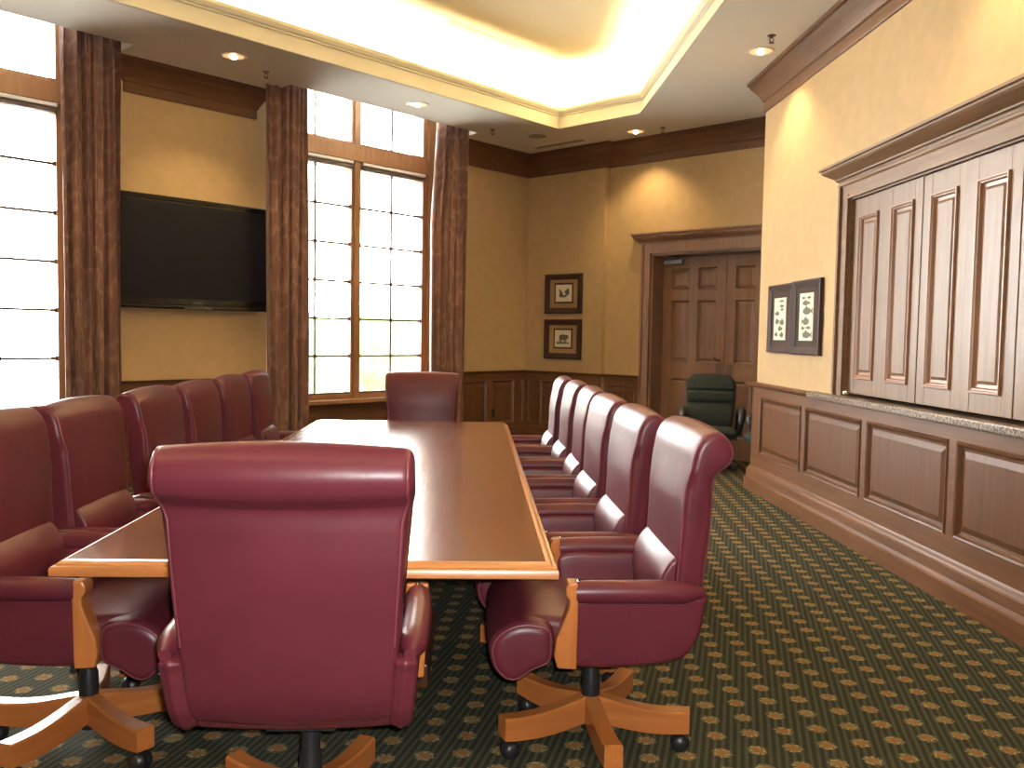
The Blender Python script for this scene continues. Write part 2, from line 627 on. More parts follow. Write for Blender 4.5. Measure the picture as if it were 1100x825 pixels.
M['bulb'] = plain('lamp_bulb', (1, 0.9, 0.75), 0.5, emit=(1.0, 0.80, 0.55), estr=14)
M['pale_bounce_ground'] = noisy('pale_bounce_ground', (0.62, 0.63, 0.58), (0.70, 0.70, 0.66), 3, rough=0.9)  # pale concrete tone, raised to bounce daylight up onto the ceiling
M['leaves'] = noisy('shrub_leaves', (0.05, 0.10, 0.03), (0.12, 0.18, 0.06), 8, rough=0.8, bump=0.3)

# ================================================================== room shell
ZC = 3.80       # ceiling
ZT = 4.40       # tray top
OUT1 = 8.35     # outer face of the window wall
BAYS = [(4.93, 7.47), (0.72, 3.34)]

# floor
fl = MB()
fl.quad([(-9.2, 2.5, 0), (-8.7, -8.7, 0), (2.9, -8.7, 0), (2.9, 8.1, 0), (5.2, 8.1, 0), (0.55, 12.75, 0), (-0.2, 12.0, 0)])
fl.build('floor', M['carpet'], kind='structure')


def s1(s, n):
    return (S1 * s + N1 * n).to_2d()


# ceiling with the tray opening and the curtain pockets cut out
outline = [s1(-4.4, 8.34), s1(9.05, 8.34), Vector((5.0, 8.1)), Vector((2.66, 8.1)), Vector((2.66, -8.7)), Vector((2.5, -8.7))]
tray = [Vector((0.925, 10.325)), Vector((1.74, 9.51)), Vector((1.74, 0.5)), Vector((0.9, -0.34)), Vector((-3.3, 1.0)), Vector((-4.3, 3.4)), Vector((-4.0, 5.4))]
holes = [tray]
for a, b in BAYS:
    a2, b2 = a - 0.03, b + 0.03
    holes.append([s1(a2, 7.495), s1(b2, 7.495), s1(b2, 8.33), s1(a2, 8.33)])
polys = [[v.to_3d() for v in outline]] + [[v.to_3d() for v in h] for h in holes]
flat = [v for p_ in polys for v in p_]
cb = MB()
vs = [cb.bm.verts.new((v.x, v.y, ZC)) for v in flat]
for t in tessellate_polygon(polys):
    try: cb.bm.faces.new([vs[i] for i in t])
    except ValueError: pass
# pocket sides and tops
for h in holes[1:]:
    for i in range(4):
        p, q = h[i], h[(i + 1) % 4]
        cb.quad([(p.x, p.y, ZC), (q.x, q.y, ZC), (q.x, q.y, 4.36), (p.x, p.y, 4.36)] if i != 2 else [(p.x, p.y, 4.30), (q.x, q.y, 4.30), (q.x, q.y, 4.36), (p.x, p.y, 4.36)])
    cb.quad([(v.x, v.y, 4.36) for v in h])
cb.build('ceiling', M['ceiling'], kind='structure')


def off_poly(poly, d):
    n = len(poly)
    c = sum((p for p in poly), Vector((0, 0))) / n
    out = []
    for i in range(n):
        a, b, e = poly[i - 1], poly[i], poly[(i + 1) % n]
        d1, d2 = (b - a).normalized(), (e - b).normalized()
        n1, n2 = Vector((d1.y, -d1.x)), Vector((d2.y, -d2.x))
        mm = (n1 + n2) / (1 + n1.dot(n2))
        if (b + mm - c).length < (b - c).length: mm = -mm
        out.append(b + mm * d)
    return out


# tray: moulded lip, cove ledge, outer cove wall, upper ceiling
cove_out = off_poly(tray, 0.42)
lip_prof = [(0.0, ZC - 0.001), (-0.022, ZC + 0.004), (-0.022, ZC + 0.020), (-0.006, ZC + 0.026), (-0.006, ZC + 0.040), (0.012, ZC + 0.046), (0.016, ZC + 0.15), (0.002, ZC + 0.156),
            (0.006, ZC + 0.170), (-0.012, ZC + 0.178), (-0.03, ZC + 0.205), (-0.03, ZC + 0.235), (0.035, ZC + 0.235), (0.035, ZC + 0.05), (0.06, ZC + 0.0)]
rings = []
for o, z in lip_prof:
    rings.append([(v.x, v.y, z) for v in off_poly(tray, o)])
tl = MB()
tl.loft(rings, caps=False)
tl.build('trim_1', M['tray_trim'], kind='structure')
tb = MB()
for i in range(len(cove_out)):
    p, q = cove_out[i], cove_out[(i + 1) % len(cove_out)]
    tb.quad([(p.x, p.y, ZC + 0.01), (q.x, q.y, ZC + 0.01), (q.x, q.y, ZT), (p.x, p.y, ZT)])
tb.quad([(v.x, v.y, ZT) for v in cove_out])
tb.build('ceiling', M['tray'], kind='structure')
inner = off_poly(tray, 0.09)
outer = off_poly(tray, 0.36)
mid = off_poly(tray, 0.20)
lens = [(mid[(i + 1) % len(mid)] - mid[i]).length for i in range(len(mid))]
for i in range(len(mid)):
    p, q = mid[i], mid[(i + 1) % len(mid)]
    L_ = lens[i]
    o = light('cove_light', 'AREA', ((p.x + q.x) / 2, (p.y + q.y) / 2, ZC + 0.12), COVE_W * L_ / sum(lens), (1.0, 0.83, 0.50), None,
              shape='RECTANGLE', size=L_ * 0.98, size_y=0.08)
    d = (q - p).normalized().to_3d()
    zl = Vector((0, 0, -1))
    yl = zl.cross(d)
    mm = Matrix((d, yl, zl)).transposed().to_4x4()
    mm.translation = o.location
    o.matrix_world = mm

# window wall
wb = MB()
edges = [8.905] + [x for b in BAYS for x in (b[1], b[0])] + [-4.4]
for i in range(0, len(edges), 2):
    pier = MB()
    pier.fbox(F1, edges[i + 1], edges[i], 0, 4.36, 0, NW - OUT1)
    pier.build('wall_left', M['plaster'], kind='structure')
WINS = [(5.00, 7.33), (0.80, 3.13)]
GD = NW - 8.13        # window front plane
for (a, b), (w0, w1) in zip(BAYS, WINS):
    wb.fbox(F1, a, w0 + 0.002, 0, 4.36, -0.16, NW - OUT1)
    wb.fbox(F1, w1 - 0.002, b, 0, 4.36, -0.16, NW - OUT1)
    wb.fbox(F1, w0, w1, 4.30, 4.36, -0.16, NW - OUT1)
wb.build('wall_left', M['plaster'], kind='structure')
# white strips painting the window light on the pier corners
cbm = MB()
for a, b in BAYS:
    cbm.fbox(F1, a - 0.012, a + 0.002, 0.95, 3.8, 0.002, -0.03)
    cbm.fbox(F1, b - 0.002, b + 0.012, 0.95, 3.8, 0.002, -0.03)
cbm.build('lit_corner_strips', M['white'], kind='structure')

# door wall (two planes with a shallow jog), near wall, right wall
DO = (-6.0, -4.22, 2.42)   # door opening t0, t1, height
wbk = MB()
tJ = -9.43 / R2
wbk.fbox(FA, -11.23 / R2 - 0.3, tJ, 0, 3.9, 0, -0.40)
wbk.fbox(FB, tJ - 0.01, DO[0], 0, 3.9, 0, -0.35)
wbk.fbox(FB, DO[0], DO[1], DO[2], 3.9, 0, -0.35)
wbk.fbox(FB, DO[1], -2.1, 0, 3.9, 0, -0.35)
wbk.fbox(FB, DO[0] - 0.2, DO[1] + 0.2, 0, 3.9, -0.42, -0.50)  # unseen slab added behind the door to keep sky light out
wbk.build('wall_back', M['plaster'], kind='structure')
OY0, OY1, OZ0, OZ1 = 2.28, 6.18, 1.035, 2.42   # serving hatch opening
for args in ((-8.7, OY0, 0, 3.9), (OY1, YE, 0, 3.9), (OY0, OY1, 0, OZ0 - 0.035), (OY0, OY1, OZ1, 3.9)):
    wr = MB()
    wr.fbox(FR, *args, 0, -0.25)
    wr.build('wall_right', M['plaster'], kind='structure')
wr = MB()
wr.box(XR + 0.25, 5.0, YE - 0.2, YE, 0, 3.9)
wr.build('wall_right', M['plaster'], kind='structure')
wn = MB()
wn.hexa([(-9.0, 3.0, 0), (2.9, -8.9, 0), (2.75, -9.05, 0), (-9.15, 2.85, 0), (-9.0, 3.0, 3.9), (2.9, -8.9, 3.9), (2.75, -9.05, 3.9), (-9.15, 2.85, 3.9)])
wn.build('wall_near', M['plaster'], kind='structure')

# ------------------------------------------------------------------ windows
ROWS = [0.735, 1.14, 1.56, 1.98, 2.40, 2.82, 3.235]


def window(idx, w0, w1):
    mid = (w0 + w1) / 2
    D = -0.13
    f = MB()
    # casings, mullion, sill, transom band
    f.fbox(F1, w0, w0 + 0.10, 0.66, 4.32, D, -0.36)
    f.fbox(F1, w0 + 0.10, w0 + 0.165, 0.66, 4.32, D - 0.03, -0.34)
    f.fbox(F1, w1 - 0.10, w1, 0.66, 4.32, D, -0.36)
    f.fbox(F1, w1 - 0.165, w1 - 0.10, 0.66, 4.32, D - 0.03, -0.34)
    f.fbox(F1, mid - 0.035, mid + 0.035, 0.66, 4.32, D - 0.01, -0.34)
    for a in (-1, 1):
        f.fbox(F1, mid + a * 0.05 - 0.016, mid + a * 0.05 + 0.016, 0.70, 4.30, D - 0.03, -0.30)
    f.fbox(F1, w0, w1, 3.33, 3.50, D + 0.01, -0.34)
    f.fbox(F1, w0, w1, 3.50, 3.535, D - 0.015, -0.33)
    f.fbox(F1, w0, w1, 3.24, 3.33, D - 0.03, -0.34)
    f.fbox(F1, w0, w1, 4.26, 4.32, D, -0.34)
    f.fbox(F1, w0 + 0.16, w1 - 0.16, 0.66, 0.715, D - 0.03, -0.33)
    o = f.build('window_%d' % idx, M['win_wood'], bevel=0.004, kind='structure')
    s = MB()
    s.fbox(F1, w0 - 0.04, w1 + 0.04, 0.615, 0.66, -0.02, -0.38)
    s.build('window_sill', M['win_wood'], o, bevel=0.006)
    halves = ((w0 + 0.165, mid - 0.066), (mid + 0.066, w1 - 0.165))
    for a, b in halves:
        g = MB()
        c = (a + b) / 2
        for z in ROWS[1:-1]:
            g.fbox(F1, a, b, z - 0.011, z + 0.011, D - 0.05, D - 0.075)
        g.fbox(F1, c - 0.011, c + 0.011, 0.70, 3.30, D - 0.05, D - 0.075)
        g.fbox(F1, c - 0.011, c + 0.011, 3.50, 4.30, D - 0.05, D - 0.075)
        g.fbox(F1, a, b, 0.70, 0.735, D - 0.04, D - 0.08)
        for z in ROWS[1:-1]:      # small corner blocks at the crossings
            g.fbox(F1, c - 0.02, c + 0.02, z - 0.02, z + 0.02, D - 0.045, D - 0.07)
            g.fbox(F1, a, a + 0.02, z - 0.02, z + 0.02, D - 0.045, D - 0.07)
            g.fbox(F1, b - 0.02, b, z - 0.02, z + 0.02, D - 0.045, D - 0.07)
        g.build('muntins', M['muntin'], o)
        h = MB()
        h.fbox(F1, a, b, 3.292, 3.325, D + 0.012, D - 0.028)
        h.build('blind_headrail', M['white'], o, bevel=0.004)
        h = MB()
        h.fbox(F1, a, b, 3.245, 3.286, D + 0.002, D - 0.028)
        h.build('blind_roll', M['muntin'], o, bevel=0.006)
        p = MB()
        p.fbox(F1, a - 0.01, b + 0.01, 0.72, 3.31, D - 0.060, D - 0.066)
        p.fbox(F1, a - 0.01, b + 0.01, 3.50, 4.30, D - 0.060, D - 0.066)
        p.build('pane', M['glass'], o)
    # panelled wood apron under the sill
    ap = MB()
    ap.fbox(F1, w0 - 0.07, w1 + 0.07, 0.0, 0.617, -0.13, -0.42)
    ap.build('apron', M['wood_1'], o)


for i, (a, b) in enumerate(WINS):
    window(i + 1, a, b)

# ------------------------------------------------------------------ wood trim
CROWN = [(-0.01, 3.51), (0.014, 3.51), (0.018, 3.525), (0.018, 3.60), (0.030, 3.61), (0.036, 3.63), (0.05, 3.655), (0.075, 3.69), (0.105, 3.725), (0.12, 3.745), (0.12, 3.76), (0.14, 3.768), (0.14, 3.799), (-0.01, 3.799)]


def p1(s, d=0.0): return F1(s, 0, d).to_2d()
def pA(t, d=0.0): return FA(t, 0, d).to_2d()
def pB(t, d=0.0): return FB(t, 0, d).to_2d()


K = Vector(((-11.23 + 12.6) / 2, (12.6 + 11.23) / 2))
tc_ = MB(); sweep(tc_, [p1(3.49, -0.03), p1(3.49), p1(4.78), p1(4.78, -0.03)], CROWN, flip=-1)
tc_.build('trim_3', M['wood_1'], kind='structure')
tc_ = MB(); sweep(tc_, [p1(7.48), K, pA(tJ), pB(tJ), pB(-2.4)], CROWN, flip=-1)
tc_.build('trim_4', M['wood_2'], kind='structure')
CROWN_R = [(-0.01, 3.51), (0.012, 3.51), (0.016, 3.525), (0.016, 3.60), (0.030, 3.61), (0.036, 3.63), (0.05, 3.655), (0.075, 3.69), (0.105, 3.725), (0.12, 3.745), (0.12, 3.76), (0.14, 3.768), (0.14, 3.799), (-0.01, 3.799)]
tc_ = MB(); sweep(tc_, [(4.6, YE), (XR, YE), (XR, -8.6)], CROWN_R, flip=-1)
tc_.build('trim_5', M['crown_y'], kind='structure')

# wainscot on the window and door walls
WZ = 0.94
PANEL = [(0.0, 0.018), (0.012, 0.024), (0.022, 0.012), (0.03, 0.004), (0.045, 0.004), (0.085, 0.014)]


def wainscot(name, F, u0, u1, cuts, mat_rail, mat_panel):
    r = MB()
    r.fbox(F, u0, u1, 0.82, WZ - 0.03, 0, 0.018)
    r.fbox(F, u0, u1, 0.0, 0.24, 0, 0.018)
    stiles = [u0] + cuts + [u1]
    for i in range(len(stiles)):
        a = stiles[i]
        x0 = max(u0, a - 0.05); x1 = min(u1, a + 0.05)
        r.fbox(F, x0, x1, 0.24, 0.82, 0, 0.018)
    o = r.build(name, mat_rail, kind='structure')
    p = MB()
    for a, b in zip(stiles, stiles[1:]):
        p.nest(F, a + 0.05, b - 0.05, 0.24, 0.82, PANEL)
    p.build('panel', mat_panel, o)
    return o


wainscot('trim_6', F1, 3.36, 4.91, [4.13], M['wood_1'], M['wood_v'])
wainscot('trim_7', F1, 7.49, 8.90, [8.2, 8.72], M['wood_1'], M['wood_v'])
wainscot('trim_8', FA, -11.23 / R2 + 0.01, tJ, [-7.72, -7.2], M['wood_2'], M['wood_v'])
wainscot('trim_9', FB, tJ + 0.01, -6.13, [], M['wood_2'], M['wood_v'])
RAIL = [(-0.005, WZ - 0.035), (0.02, WZ - 0.035), (0.024, WZ - 0.02), (0.042, WZ - 0.012), (0.045, WZ), (-0.005, WZ)]
BASE = [(-0.005, 0.0), (0.035, 0.0), (0.035, 0.11), (0.028, 0.125), (0.028, 0.18), (0.02, 0.2), (-0.005, 0.2)]
for i, (prof, nm) in enumerate(((RAIL, 'trim_10'), (BASE, 'baseboard_back'))):
    b = MB()
    sweep(b, [p1(3.345), p1(4.925)], prof, flip=-1)
    sweep(b, [p1(7.475), K, pA(tJ), pB(tJ), pB(-6.13)], prof, flip=-1)
    b.build(nm, M['wood_2'], kind='structure')

# ------------------------------------------------------------------ door
dr = MB()
t0, t1, dh = DO
for a, b in ((t0 - 0.125, t0), (t1, t1 + 0.125)):
    dr.fbox(FB, a, b, 0, dh + 0.12, 0, 0.03)
    dr.fbox(FB, a + (0.0 if a < t0 - 0.01 else 0.095), a + (0.03 if a < t0 - 0.01 else 0.125), 0, dh + 0.12, 0.03, 0.045)
    dr.fbox(FB, b - 0.025 if b == t0 else a, b if b == t0 else a + 0.025, 0, dh, 0.03, 0.037)
dr.fbox(FB, t0 - 0.125, t1 + 0.125, dh, dh + 0.12, 0, 0.031)
dr.fbox(FB, t0, t0 + 0.03, 0, dh, 0.0, -0.33)
dr.fbox(FB, t1 - 0.03, t1, 0, dh, 0.0, -0.33)
dr.fbox(FB, t0, t1, dh - 0.03, dh, 0.0, -0.33)
CORN = [(0.0, dh + 0.115), (0.035, dh + 0.115), (0.04, dh + 0.135), (0.055, dh + 0.15), (0.085, dh + 0.175), (0.10, dh + 0.20), (0.10, dh + 0.215), (0.12, dh + 0.222), (0.12, dh + 0.24), (0.0, dh + 0.24)]
sweep(dr, [pB(t0 - 0.125, -0.02), pB(t0 - 0.125), pB(t1 + 0.125), pB(t1 + 0.125, -0.02)], CORN, flip=-1)
door = dr.build('door_1', M['door'], kind='structure')
seam = -5.11


def six_panel(a, b):
    mb = MB()
    mb.fbox(FD, a, b, 0.01, dh - 0.035, -0.028, -0.05)
    st = 0.115
    cw = (b - a - st * 2 - 0.10) / 2
    cols = [(a + st, a + st + cw), (b - st - cw, b - st)]
    rows = [(1.985, 2.255), (1.115, 1.87), (0.25, 0.93)]
    # stiles and rails
    mb.fbox(FD, a, a + st, 0.01, dh - 0.035, 0, -0.03)
    mb.fbox(FD, b - st, b, 0.01, dh - 0.035, 0, -0.03)
    mb.fbox(FD, cols[0][1], cols[1][0], 0.01, dh - 0.035, -0.0005, -0.03)
    zs = [0.01] + [z for r in rows[::-1] for z in r] + [dh - 0.035]
    for i in range(0, len(zs), 2):
        mb.fbox(FD, a + st, b - st, zs[i], zs[i + 1], -0.001, -0.03)
    for c0, c1 in cols:
        for z0, z1 in rows:
            mb.nest(FD, c0, c1, z0, z1, [(0, 0.0), (0.008, 0.004), (0.016, -0.008), (0.03, -0.022), (0.06, -0.008)])
    return mb


for k, (a, b) in enumerate(((t0 + 0.035, seam - 0.003), (seam + 0.003, t1 - 0.035))):
    leaf = six_panel(a, b).build('door_leaf', M['door'], door)
    sg = 1 if k == 0 else -1
    hx = seam - sg * 0.07
    pl = MB(); pl.fbox(FD, hx - 0.035, hx + 0.035, 0.86, 1.12, 0, 0.006)
    pl.build('push_plate', M['greyplate'], leaf, bevel=0.003)
    if k == 0:
        h = MB()
        c = FD(hx + 0.01, 1.155, 0.0)
        h.tube([c, FD(hx + 0.01, 1.155, 0.05), FD(hx - 0.005, 1.165, 0.065), FD(hx - 0.03, 1.19, 0.065)], [0.014, 0.012, 0.014, 0.01], 10)
        h.build('door_handle', M['brass'], leaf, smooth=True)
    # overhead closer
    cx = a + 0.16 if k == 0 else b - 0.16
    cl = MB()
    cl.fbox(FD, cx - 0.13, cx + 0.13, 2.29, 2.36, 0.0, 0.06)
    cl.build('door_closer', M['closer'], leaf, bevel=0.01)
    ca = MB()
    ca.tube([FD(cx, 2.375, 0.04), FD(cx + sg * 0.22, 2.378, 0.13), FD(cx + sg * 0.02, 2.384, 0.19)], 0.011, 8)
    ca.build('closer_arm', M['blackmetal'], leaf)

# ------------------------------------------------------------------ right wall: wainscot, ledge, hatch
WR = MB()
zt = 0.975
WR.fbox(FR, -8.6, YE + 0.03, 0.885, zt, 0, 0.03)
WR.fbox(FR, -8.6, YE + 0.03, 0.20, 0.35, 0, 0.03)
pit = 1.09
st_y = [8.0 - k * pit for k in range(16)]
cent = [7.94 + 0.09]
pans = []
y_hi = 7.94
for k in range(15):
    pans.append((y_hi - 1.02, y_hi))
    y_hi -= 1.10
prev = YE + 0.03
for a, b in pans:
    WR.fbox(FR, b, prev, 0.35, 0.885, 0, 0.03)
    prev = a
WR.fbox(FR, -8.6, prev, 0.35, 0.885, 0, 0.03)
WR.box(XR - 0.03, 4.4, YE, YE + 0.03, 0.2, zt)
wro = WR.build('trim_11', M['rail_y'], kind='structure')
for a, b in pans:
    if b < -1: continue
    pm = MB()
    pm.nest(FR, a, b, 0.35, 0.885, [(0, 0.03), (0.008, 0.040), (0.020, 0.036), (0.026, 0.022), (0.034, 0.014), (0.05, 0.012), (0.085, 0.026)])
    pm.build('panel', M['panel_v'], wro)
BASE_R = [(-0.005, 0.0), (0.075, 0.0), (0.078, 0.105), (0.066, 0.112), (0.064, 0.12), (0.06, 0.135), (0.058, 0.19), (0.05, 0.198), (0.046, 0.21), (0.036, 0.222), (0.03, 0.235), (-0.005, 0.235)]
b = MB(); sweep(b, [(4.4, YE), (XR, YE), (XR, -8.6)], BASE_R, flip=-1)
b.build('baseboard_right', M['rail_y'], kind='structure')
CAP_R = [(-0.005, zt - 0.004), (0.045, zt - 0.004), (0.05, zt + 0.004), (0.085, zt + 0.012), (0.09, zt + 0.03), (0.082, zt + 0.036), (-0.005, zt + 0.036)]
b = MB(); sweep(b, [(4.4, YE), (XR, YE), (XR, 6.66)], CAP_R, flip=-1)
b.build('trim_12', M['rail_y'], kind='structure')
g = MB()
g.box(XR - 0.10, XR + 0.0, 1.8, 6.655, zt, zt + 0.047)
gl = g.build('stone_ledge', M['granite'], bevel=0.008, bseg=3)
tag(gl, 'speckled polished granite ledge running along the right wall under the shutters', 'ledge')

# hatch casing with cornice
cs = MB()
cs.box(XR, XR + 0.24, OY0 + 0.001, OY1 - 0.001, zt + 0.026, zt + 0.044)
cy1 = OY1 + 0.145
cy0 = OY0 - 0.145
zb = zt + 0.047
for a, b_, s in ((OY1, cy1, 1), (cy0, OY0, -1)):
    cs.fbox(FR, a, b_, zb, OZ1 + 0.10, 0, 0.025)
    e0, e1 = (b_ - 0.03, b_) if s > 0 else (a, a + 0.03)
    cs.fbox(FR, e0, e1, zb, OZ1 + 0.10, 0.025, 0.045)
    e0, e1 = (a, a + 0.03) if s > 0 else (b_ - 0.03, b_)
    cs.fbox(FR, e0, e1, zb, OZ1 + 0.03, 0.025, 0.034)
cs.fbox(FR, cy0, cy1, OZ1, OZ1 + 0.10, 0, 0.0255)
cs.fbox(FR, OY0, OY1, OZ1, OZ1 + 0.02, 0.025, 0.034)
cs.fbox(FR, OY0, OY1, OZ1 - 0.012, OZ1 + 0.001, 0.01, -0.24)
cs.fbox(FR, OY1 - 0.012, OY1 + 0.001, zb, OZ1, 0.01, -0.24)
cs.fbox(FR, OY0 - 0.001, OY0 + 0.012, zb, OZ1, 0.01, -0.24)
z0 = OZ1 + 0.095
CR = [(0, z0), (0.028, z0), (0.036, z0 + 0.01), (0.036, z0 + 0.022), (0.028, z0 + 0.03), (0.034, z0 + 0.045), (0.05, z0 + 0.052), (0.05, z0 + 0.062), (0.06, z0 + 0.07), (0.085, z0 + 0.085), (0.115, z0 + 0.105), (0.125, z0 + 0.118), (0.125, z0 + 0.128), (0.142, z0 + 0.133), (0.142, z0 + 0.15), (0, z0 + 0.15)]
sweep(cs, [(XR + 0.02, cy1), (XR, cy1), (XR, cy0), (XR + 0.02, cy0)], CR, flip=-1)
cs.build('trim_13', M['shut_y'], kind='structure')

# unseen dark board added behind the hatch to block leaking sky light
bk = MB()
bk.box(XR + 0.24, XR + 0.27, OY0 - 0.1, OY1 + 0.1, 0.9, 2.6)
bk.build('hatch_sky_block', M['mat_brown'], kind='structure')
# bifold shutters
sh = empty('folding_shutter', (XR, (OY0 + OY1) / 2, zb), 0, 'row of tall brown raised-panel folding shutters closing the hatch in the right wall', 'shutter')
LW = (OY1 - OY0 - 0.03) / 8
for k in range(8):
    b_ = OY1 - 0.015 - k * LW - 0.002
    a = b_ - LW + 0.004
    d = -0.012 + (0.004 if k % 2 else 0)
    lf = MB()
    z0, z1 = zb + 0.022, OZ1 - 0.015
    stile = 0.095
    lf.fbox(FR, a, a + stile, z0, z1, d, d - 0.03)
    lf.fbox(FR, b_ - stile, b_, z0, z1, d, d - 0.03)
    lf.fbox(FR, a + stile, b_ - stile, z0, z0 + 0.105, d - 0.0005, d - 0.03)
    lf.fbox(FR, a + stile, b_ - stile, z1 - 0.12, z1, d - 0.0005, d - 0.03)
    lo = lf.build('shutter_leaf', M['shutter'], None, bevel=0.002, bseg=1)
    lo.parent = sh
    lo.matrix_parent_inverse = Matrix.Translation(-Vector((XR, (OY0 + OY1) / 2, zb)))
    pz0, pz1 = z0 + 0.105, z1 - 0.12
    mo = MB()
    ua, ub = a + stile, b_ - stile
    rr = [(0, 0.0), (0.004, 0.014), (0.014, 0.014), (0.018, 0.006), (0.026, 0.004), (0.032, -0.012), (0.05, -0.014)]
    rings = [[FR(x, z, d + dd) for x, z in ((ua + i_, pz0 + i_), (ub - i_, pz0 + i_), (ub - i_, pz1 - i_), (ua + i_, pz1 - i_))] for i_, dd in rr]
    mo.loft(rings, caps=False)
    mob = mo.build('moulding', M['shut_glaze'], lo)
    rp = MB()
    rp.nest(FR, ua + 0.05, ub - 0.05, pz0 + 0.05, pz1 - 0.05, [(0, d - 0.014), (0.018, d - 0.002)])
    rp.build('raised_panel', M['shutter'], lo)
    if k == 0:
        kb = MB()
        c = FR(b_ - 0.03, z0 + 0.0, 0)
        kb.lathe([(0.0, 0), (0.012, 0.004), (0.02, 0.02), (0.014, 0.035), (0.0, 0.04)], (XR - d - 0.05 + 0.0, b_ - 0.035, zb + 0.024), 14, 'X')
        kb.build('latch_knob', M['chrome'], lo, smooth=True)

# ================================================================== pictures
def picture(F, u0, u1, z0, z1, fwid, matcol, paper, label, group, drawing, th=0.03, inner_frame=False):
    root = empty('framed_picture', F((u0 + u1) / 2, z0, 0), 0, label, 'picture', group)
    inv = Matrix.Translation(-root.location)

    def add(mb, nm, mat, par=None, **kw):
        o = mb.build(nm, mat, None, **kw)
        o.parent = par or root
        if not par: o.matrix_parent_inverse = inv
        return o
    f = MB()
    rr = [(0, 0.001), (0, th), (fwid * 0.25, th + 0.004), (fwid * 0.8, th * 0.6), (fwid, th * 0.5), (fwid, 0.001)]
    rings = [[F(x, z, d) for x, z in ((u0 + i, z0 + i), (u1 - i, z0 + i), (u1 - i, z1 - i), (u0 + i, z1 - i))] for i, d in rr]
    f.loft(rings, caps=False, loop=True)
    add(f, 'frame', M['frame'])
    mt = MB()
    mt.fbox(F, u0 + fwid * 0.9, u1 - fwid * 0.9, z0 + fwid * 0.9, z1 - fwid * 0.9, 0.001, 0.008)
    add(mt, 'mat_board', matcol)
    a0, a1, b0, b1 = paper
    if inner_frame:
        q = MB()
        q.fbox(F, a0 - 0.022, a1 + 0.022, b0 - 0.022, b1 + 0.022, 0.008, 0.011)
        add(q, 'inner_mat', M['frame'])
    pp = MB()
    pp.fbox(F, a0, a1, b0, b1, 0.008, 0.0125)
    pr_ = add(pp, 'print', M['paper'])
    dm = MB()
    drawing(dm, F, a0, a1, b0, b1, 0.0135)
    add(dm, 'drawing', M['ink'])
    return root


def blob(mb, F, cu, cz, ru, rz_, d, rot=0.0, seg=14, wob=0.0):
    pts = []
    for k in range(seg):
        a = 2 * PI * k / seg
        q = 1 + wob * math.sin(3 * a + cu * 50)
        x, z = ru * math.cos(a) * q, rz_ * math.sin(a) * q
        pts.append(F(cu + x * math.cos(rot) - z * math.sin(rot), cz + x * math.sin(rot) + z * math.cos(rot), d))
    mb.bm.faces.new([mb.bm.verts.new(p) for p in pts])


def tri(mb, F, pts, d):
    mb.bm.faces.new([mb.bm.verts.new(F(u, z, d)) for u, z in pts])


def fish(mb, F, cu, cz, L, H, d, flip=1):
    blob(mb, F, cu, cz, L * 0.38, H * 0.5, d)
    tri(mb, F, [(cu + flip * L * 0.28, cz), (cu + flip * L * 0.55, cz + H * 0.5), (cu + flip * L * 0.5, cz), (cu + flip * L * 0.55, cz - H * 0.5)], d + 0.0003)
    tri(mb, F, [(cu - L * 0.15, cz + H * 0.35), (cu + L * 0.05, cz + H * 0.8), (cu + L * 0.2, cz + H * 0.3)], d + 0.0003)


def draw_fish_a(mb, F, a0, a1, b0, b1, d):
    w_, h_ = a1 - a0, b1 - b0
    for (x, z, L, H, f) in ((.35, .92, .5, .05, 1), (.35, .80, .4, .07, -1), (.3, .72, .3, .06, 1), (.7, .63, .42, .10, 1), (.72, .44, .36, .13, -1), (.28, .42, .4, .14, 1), (.45, .27, .42, .11, -1), (.28, .12, .36, .12, 1), (.75, .13, .3, .1, 1)):
        fish(mb, F, a0 + w_ * x, b0 + h_ * z, w_ * L, h_ * H, d, f)


def draw_fish_b(mb, F, a0, a1, b0, b1, d):
    w_, h_ = a1 - a0, b1 - b0
    for (x, z, L, H, f) in ((.3, .90, .35, .05, 1), (.72, .90, .3, .05, -1), (.55, .79, .62, .10, -1), (.45, .62, .8, .15, -1), (.5, .40, .62, .15, 1), (.3, .27, .4, .06, 1), (.72, .26, .3, .07, -1), (.45, .12, .75, .14, -1)):
        fish(mb, F, a0 + w_ * x, b0 + h_ * z, w_ * L, h_ * H, d, f)


def draw_birds(mb, F, a0, a1, b0, b1, d):
    w_, h_ = a1 - a0, b1 - b0
    blob(mb, F, a0 + w_ * .35, b0 + h_ * .42, w_ * .13, h_ * .2, d, 0.4, wob=.2)
    blob(mb, F, a0 + w_ * .27, b0 + h_ * .62, w_ * .05, h_ * .14, d + 0.0003, 0.2)
    blob(mb, F, a0 + w_ * .72, b0 + h_ * .58, w_ * .14, h_ * .18, d, -0.5, wob=.2)
    blob(mb, F, a0 + w_ * .62, b0 + h_ * .35, w_ * .16, h_ * .07, d + 0.0003, 0.5)


def draw_beast(mb, F, a0, a1, b0, b1, d):
    w_, h_ = a1 - a0, b1 - b0
    blob(mb, F, a0 + w_ * .52, b0 + h_ * .58, w_ * .27, h_ * .17, d)
    blob(mb, F, a0 + w_ * .75, b0 + h_ * .6, w_ * .11, h_ * .12, d + 0.0003)
    for x in (.32, .42, .6, .7):
        tri(mb, F, [(a0 + w_ * (x - .035), b0 + h_ * .22), (a0 + w_ * (x + .035), b0 + h_ * .22), (a0 + w_ * (x + .04), b0 + h_ * .55), (a0 + w_ * (x - .04), b0 + h_ * .55)], d + 0.0006)
    tri(mb, F, [(a0 + w_ * .1, b0 + h_ * .18), (a0 + w_ * .92, b0 + h_ * .2), (a0 + w_ * .9, b0 + h_ * .26), (a0 + w_ * .12, b0 + h_ * .3)], d + 0.0009)


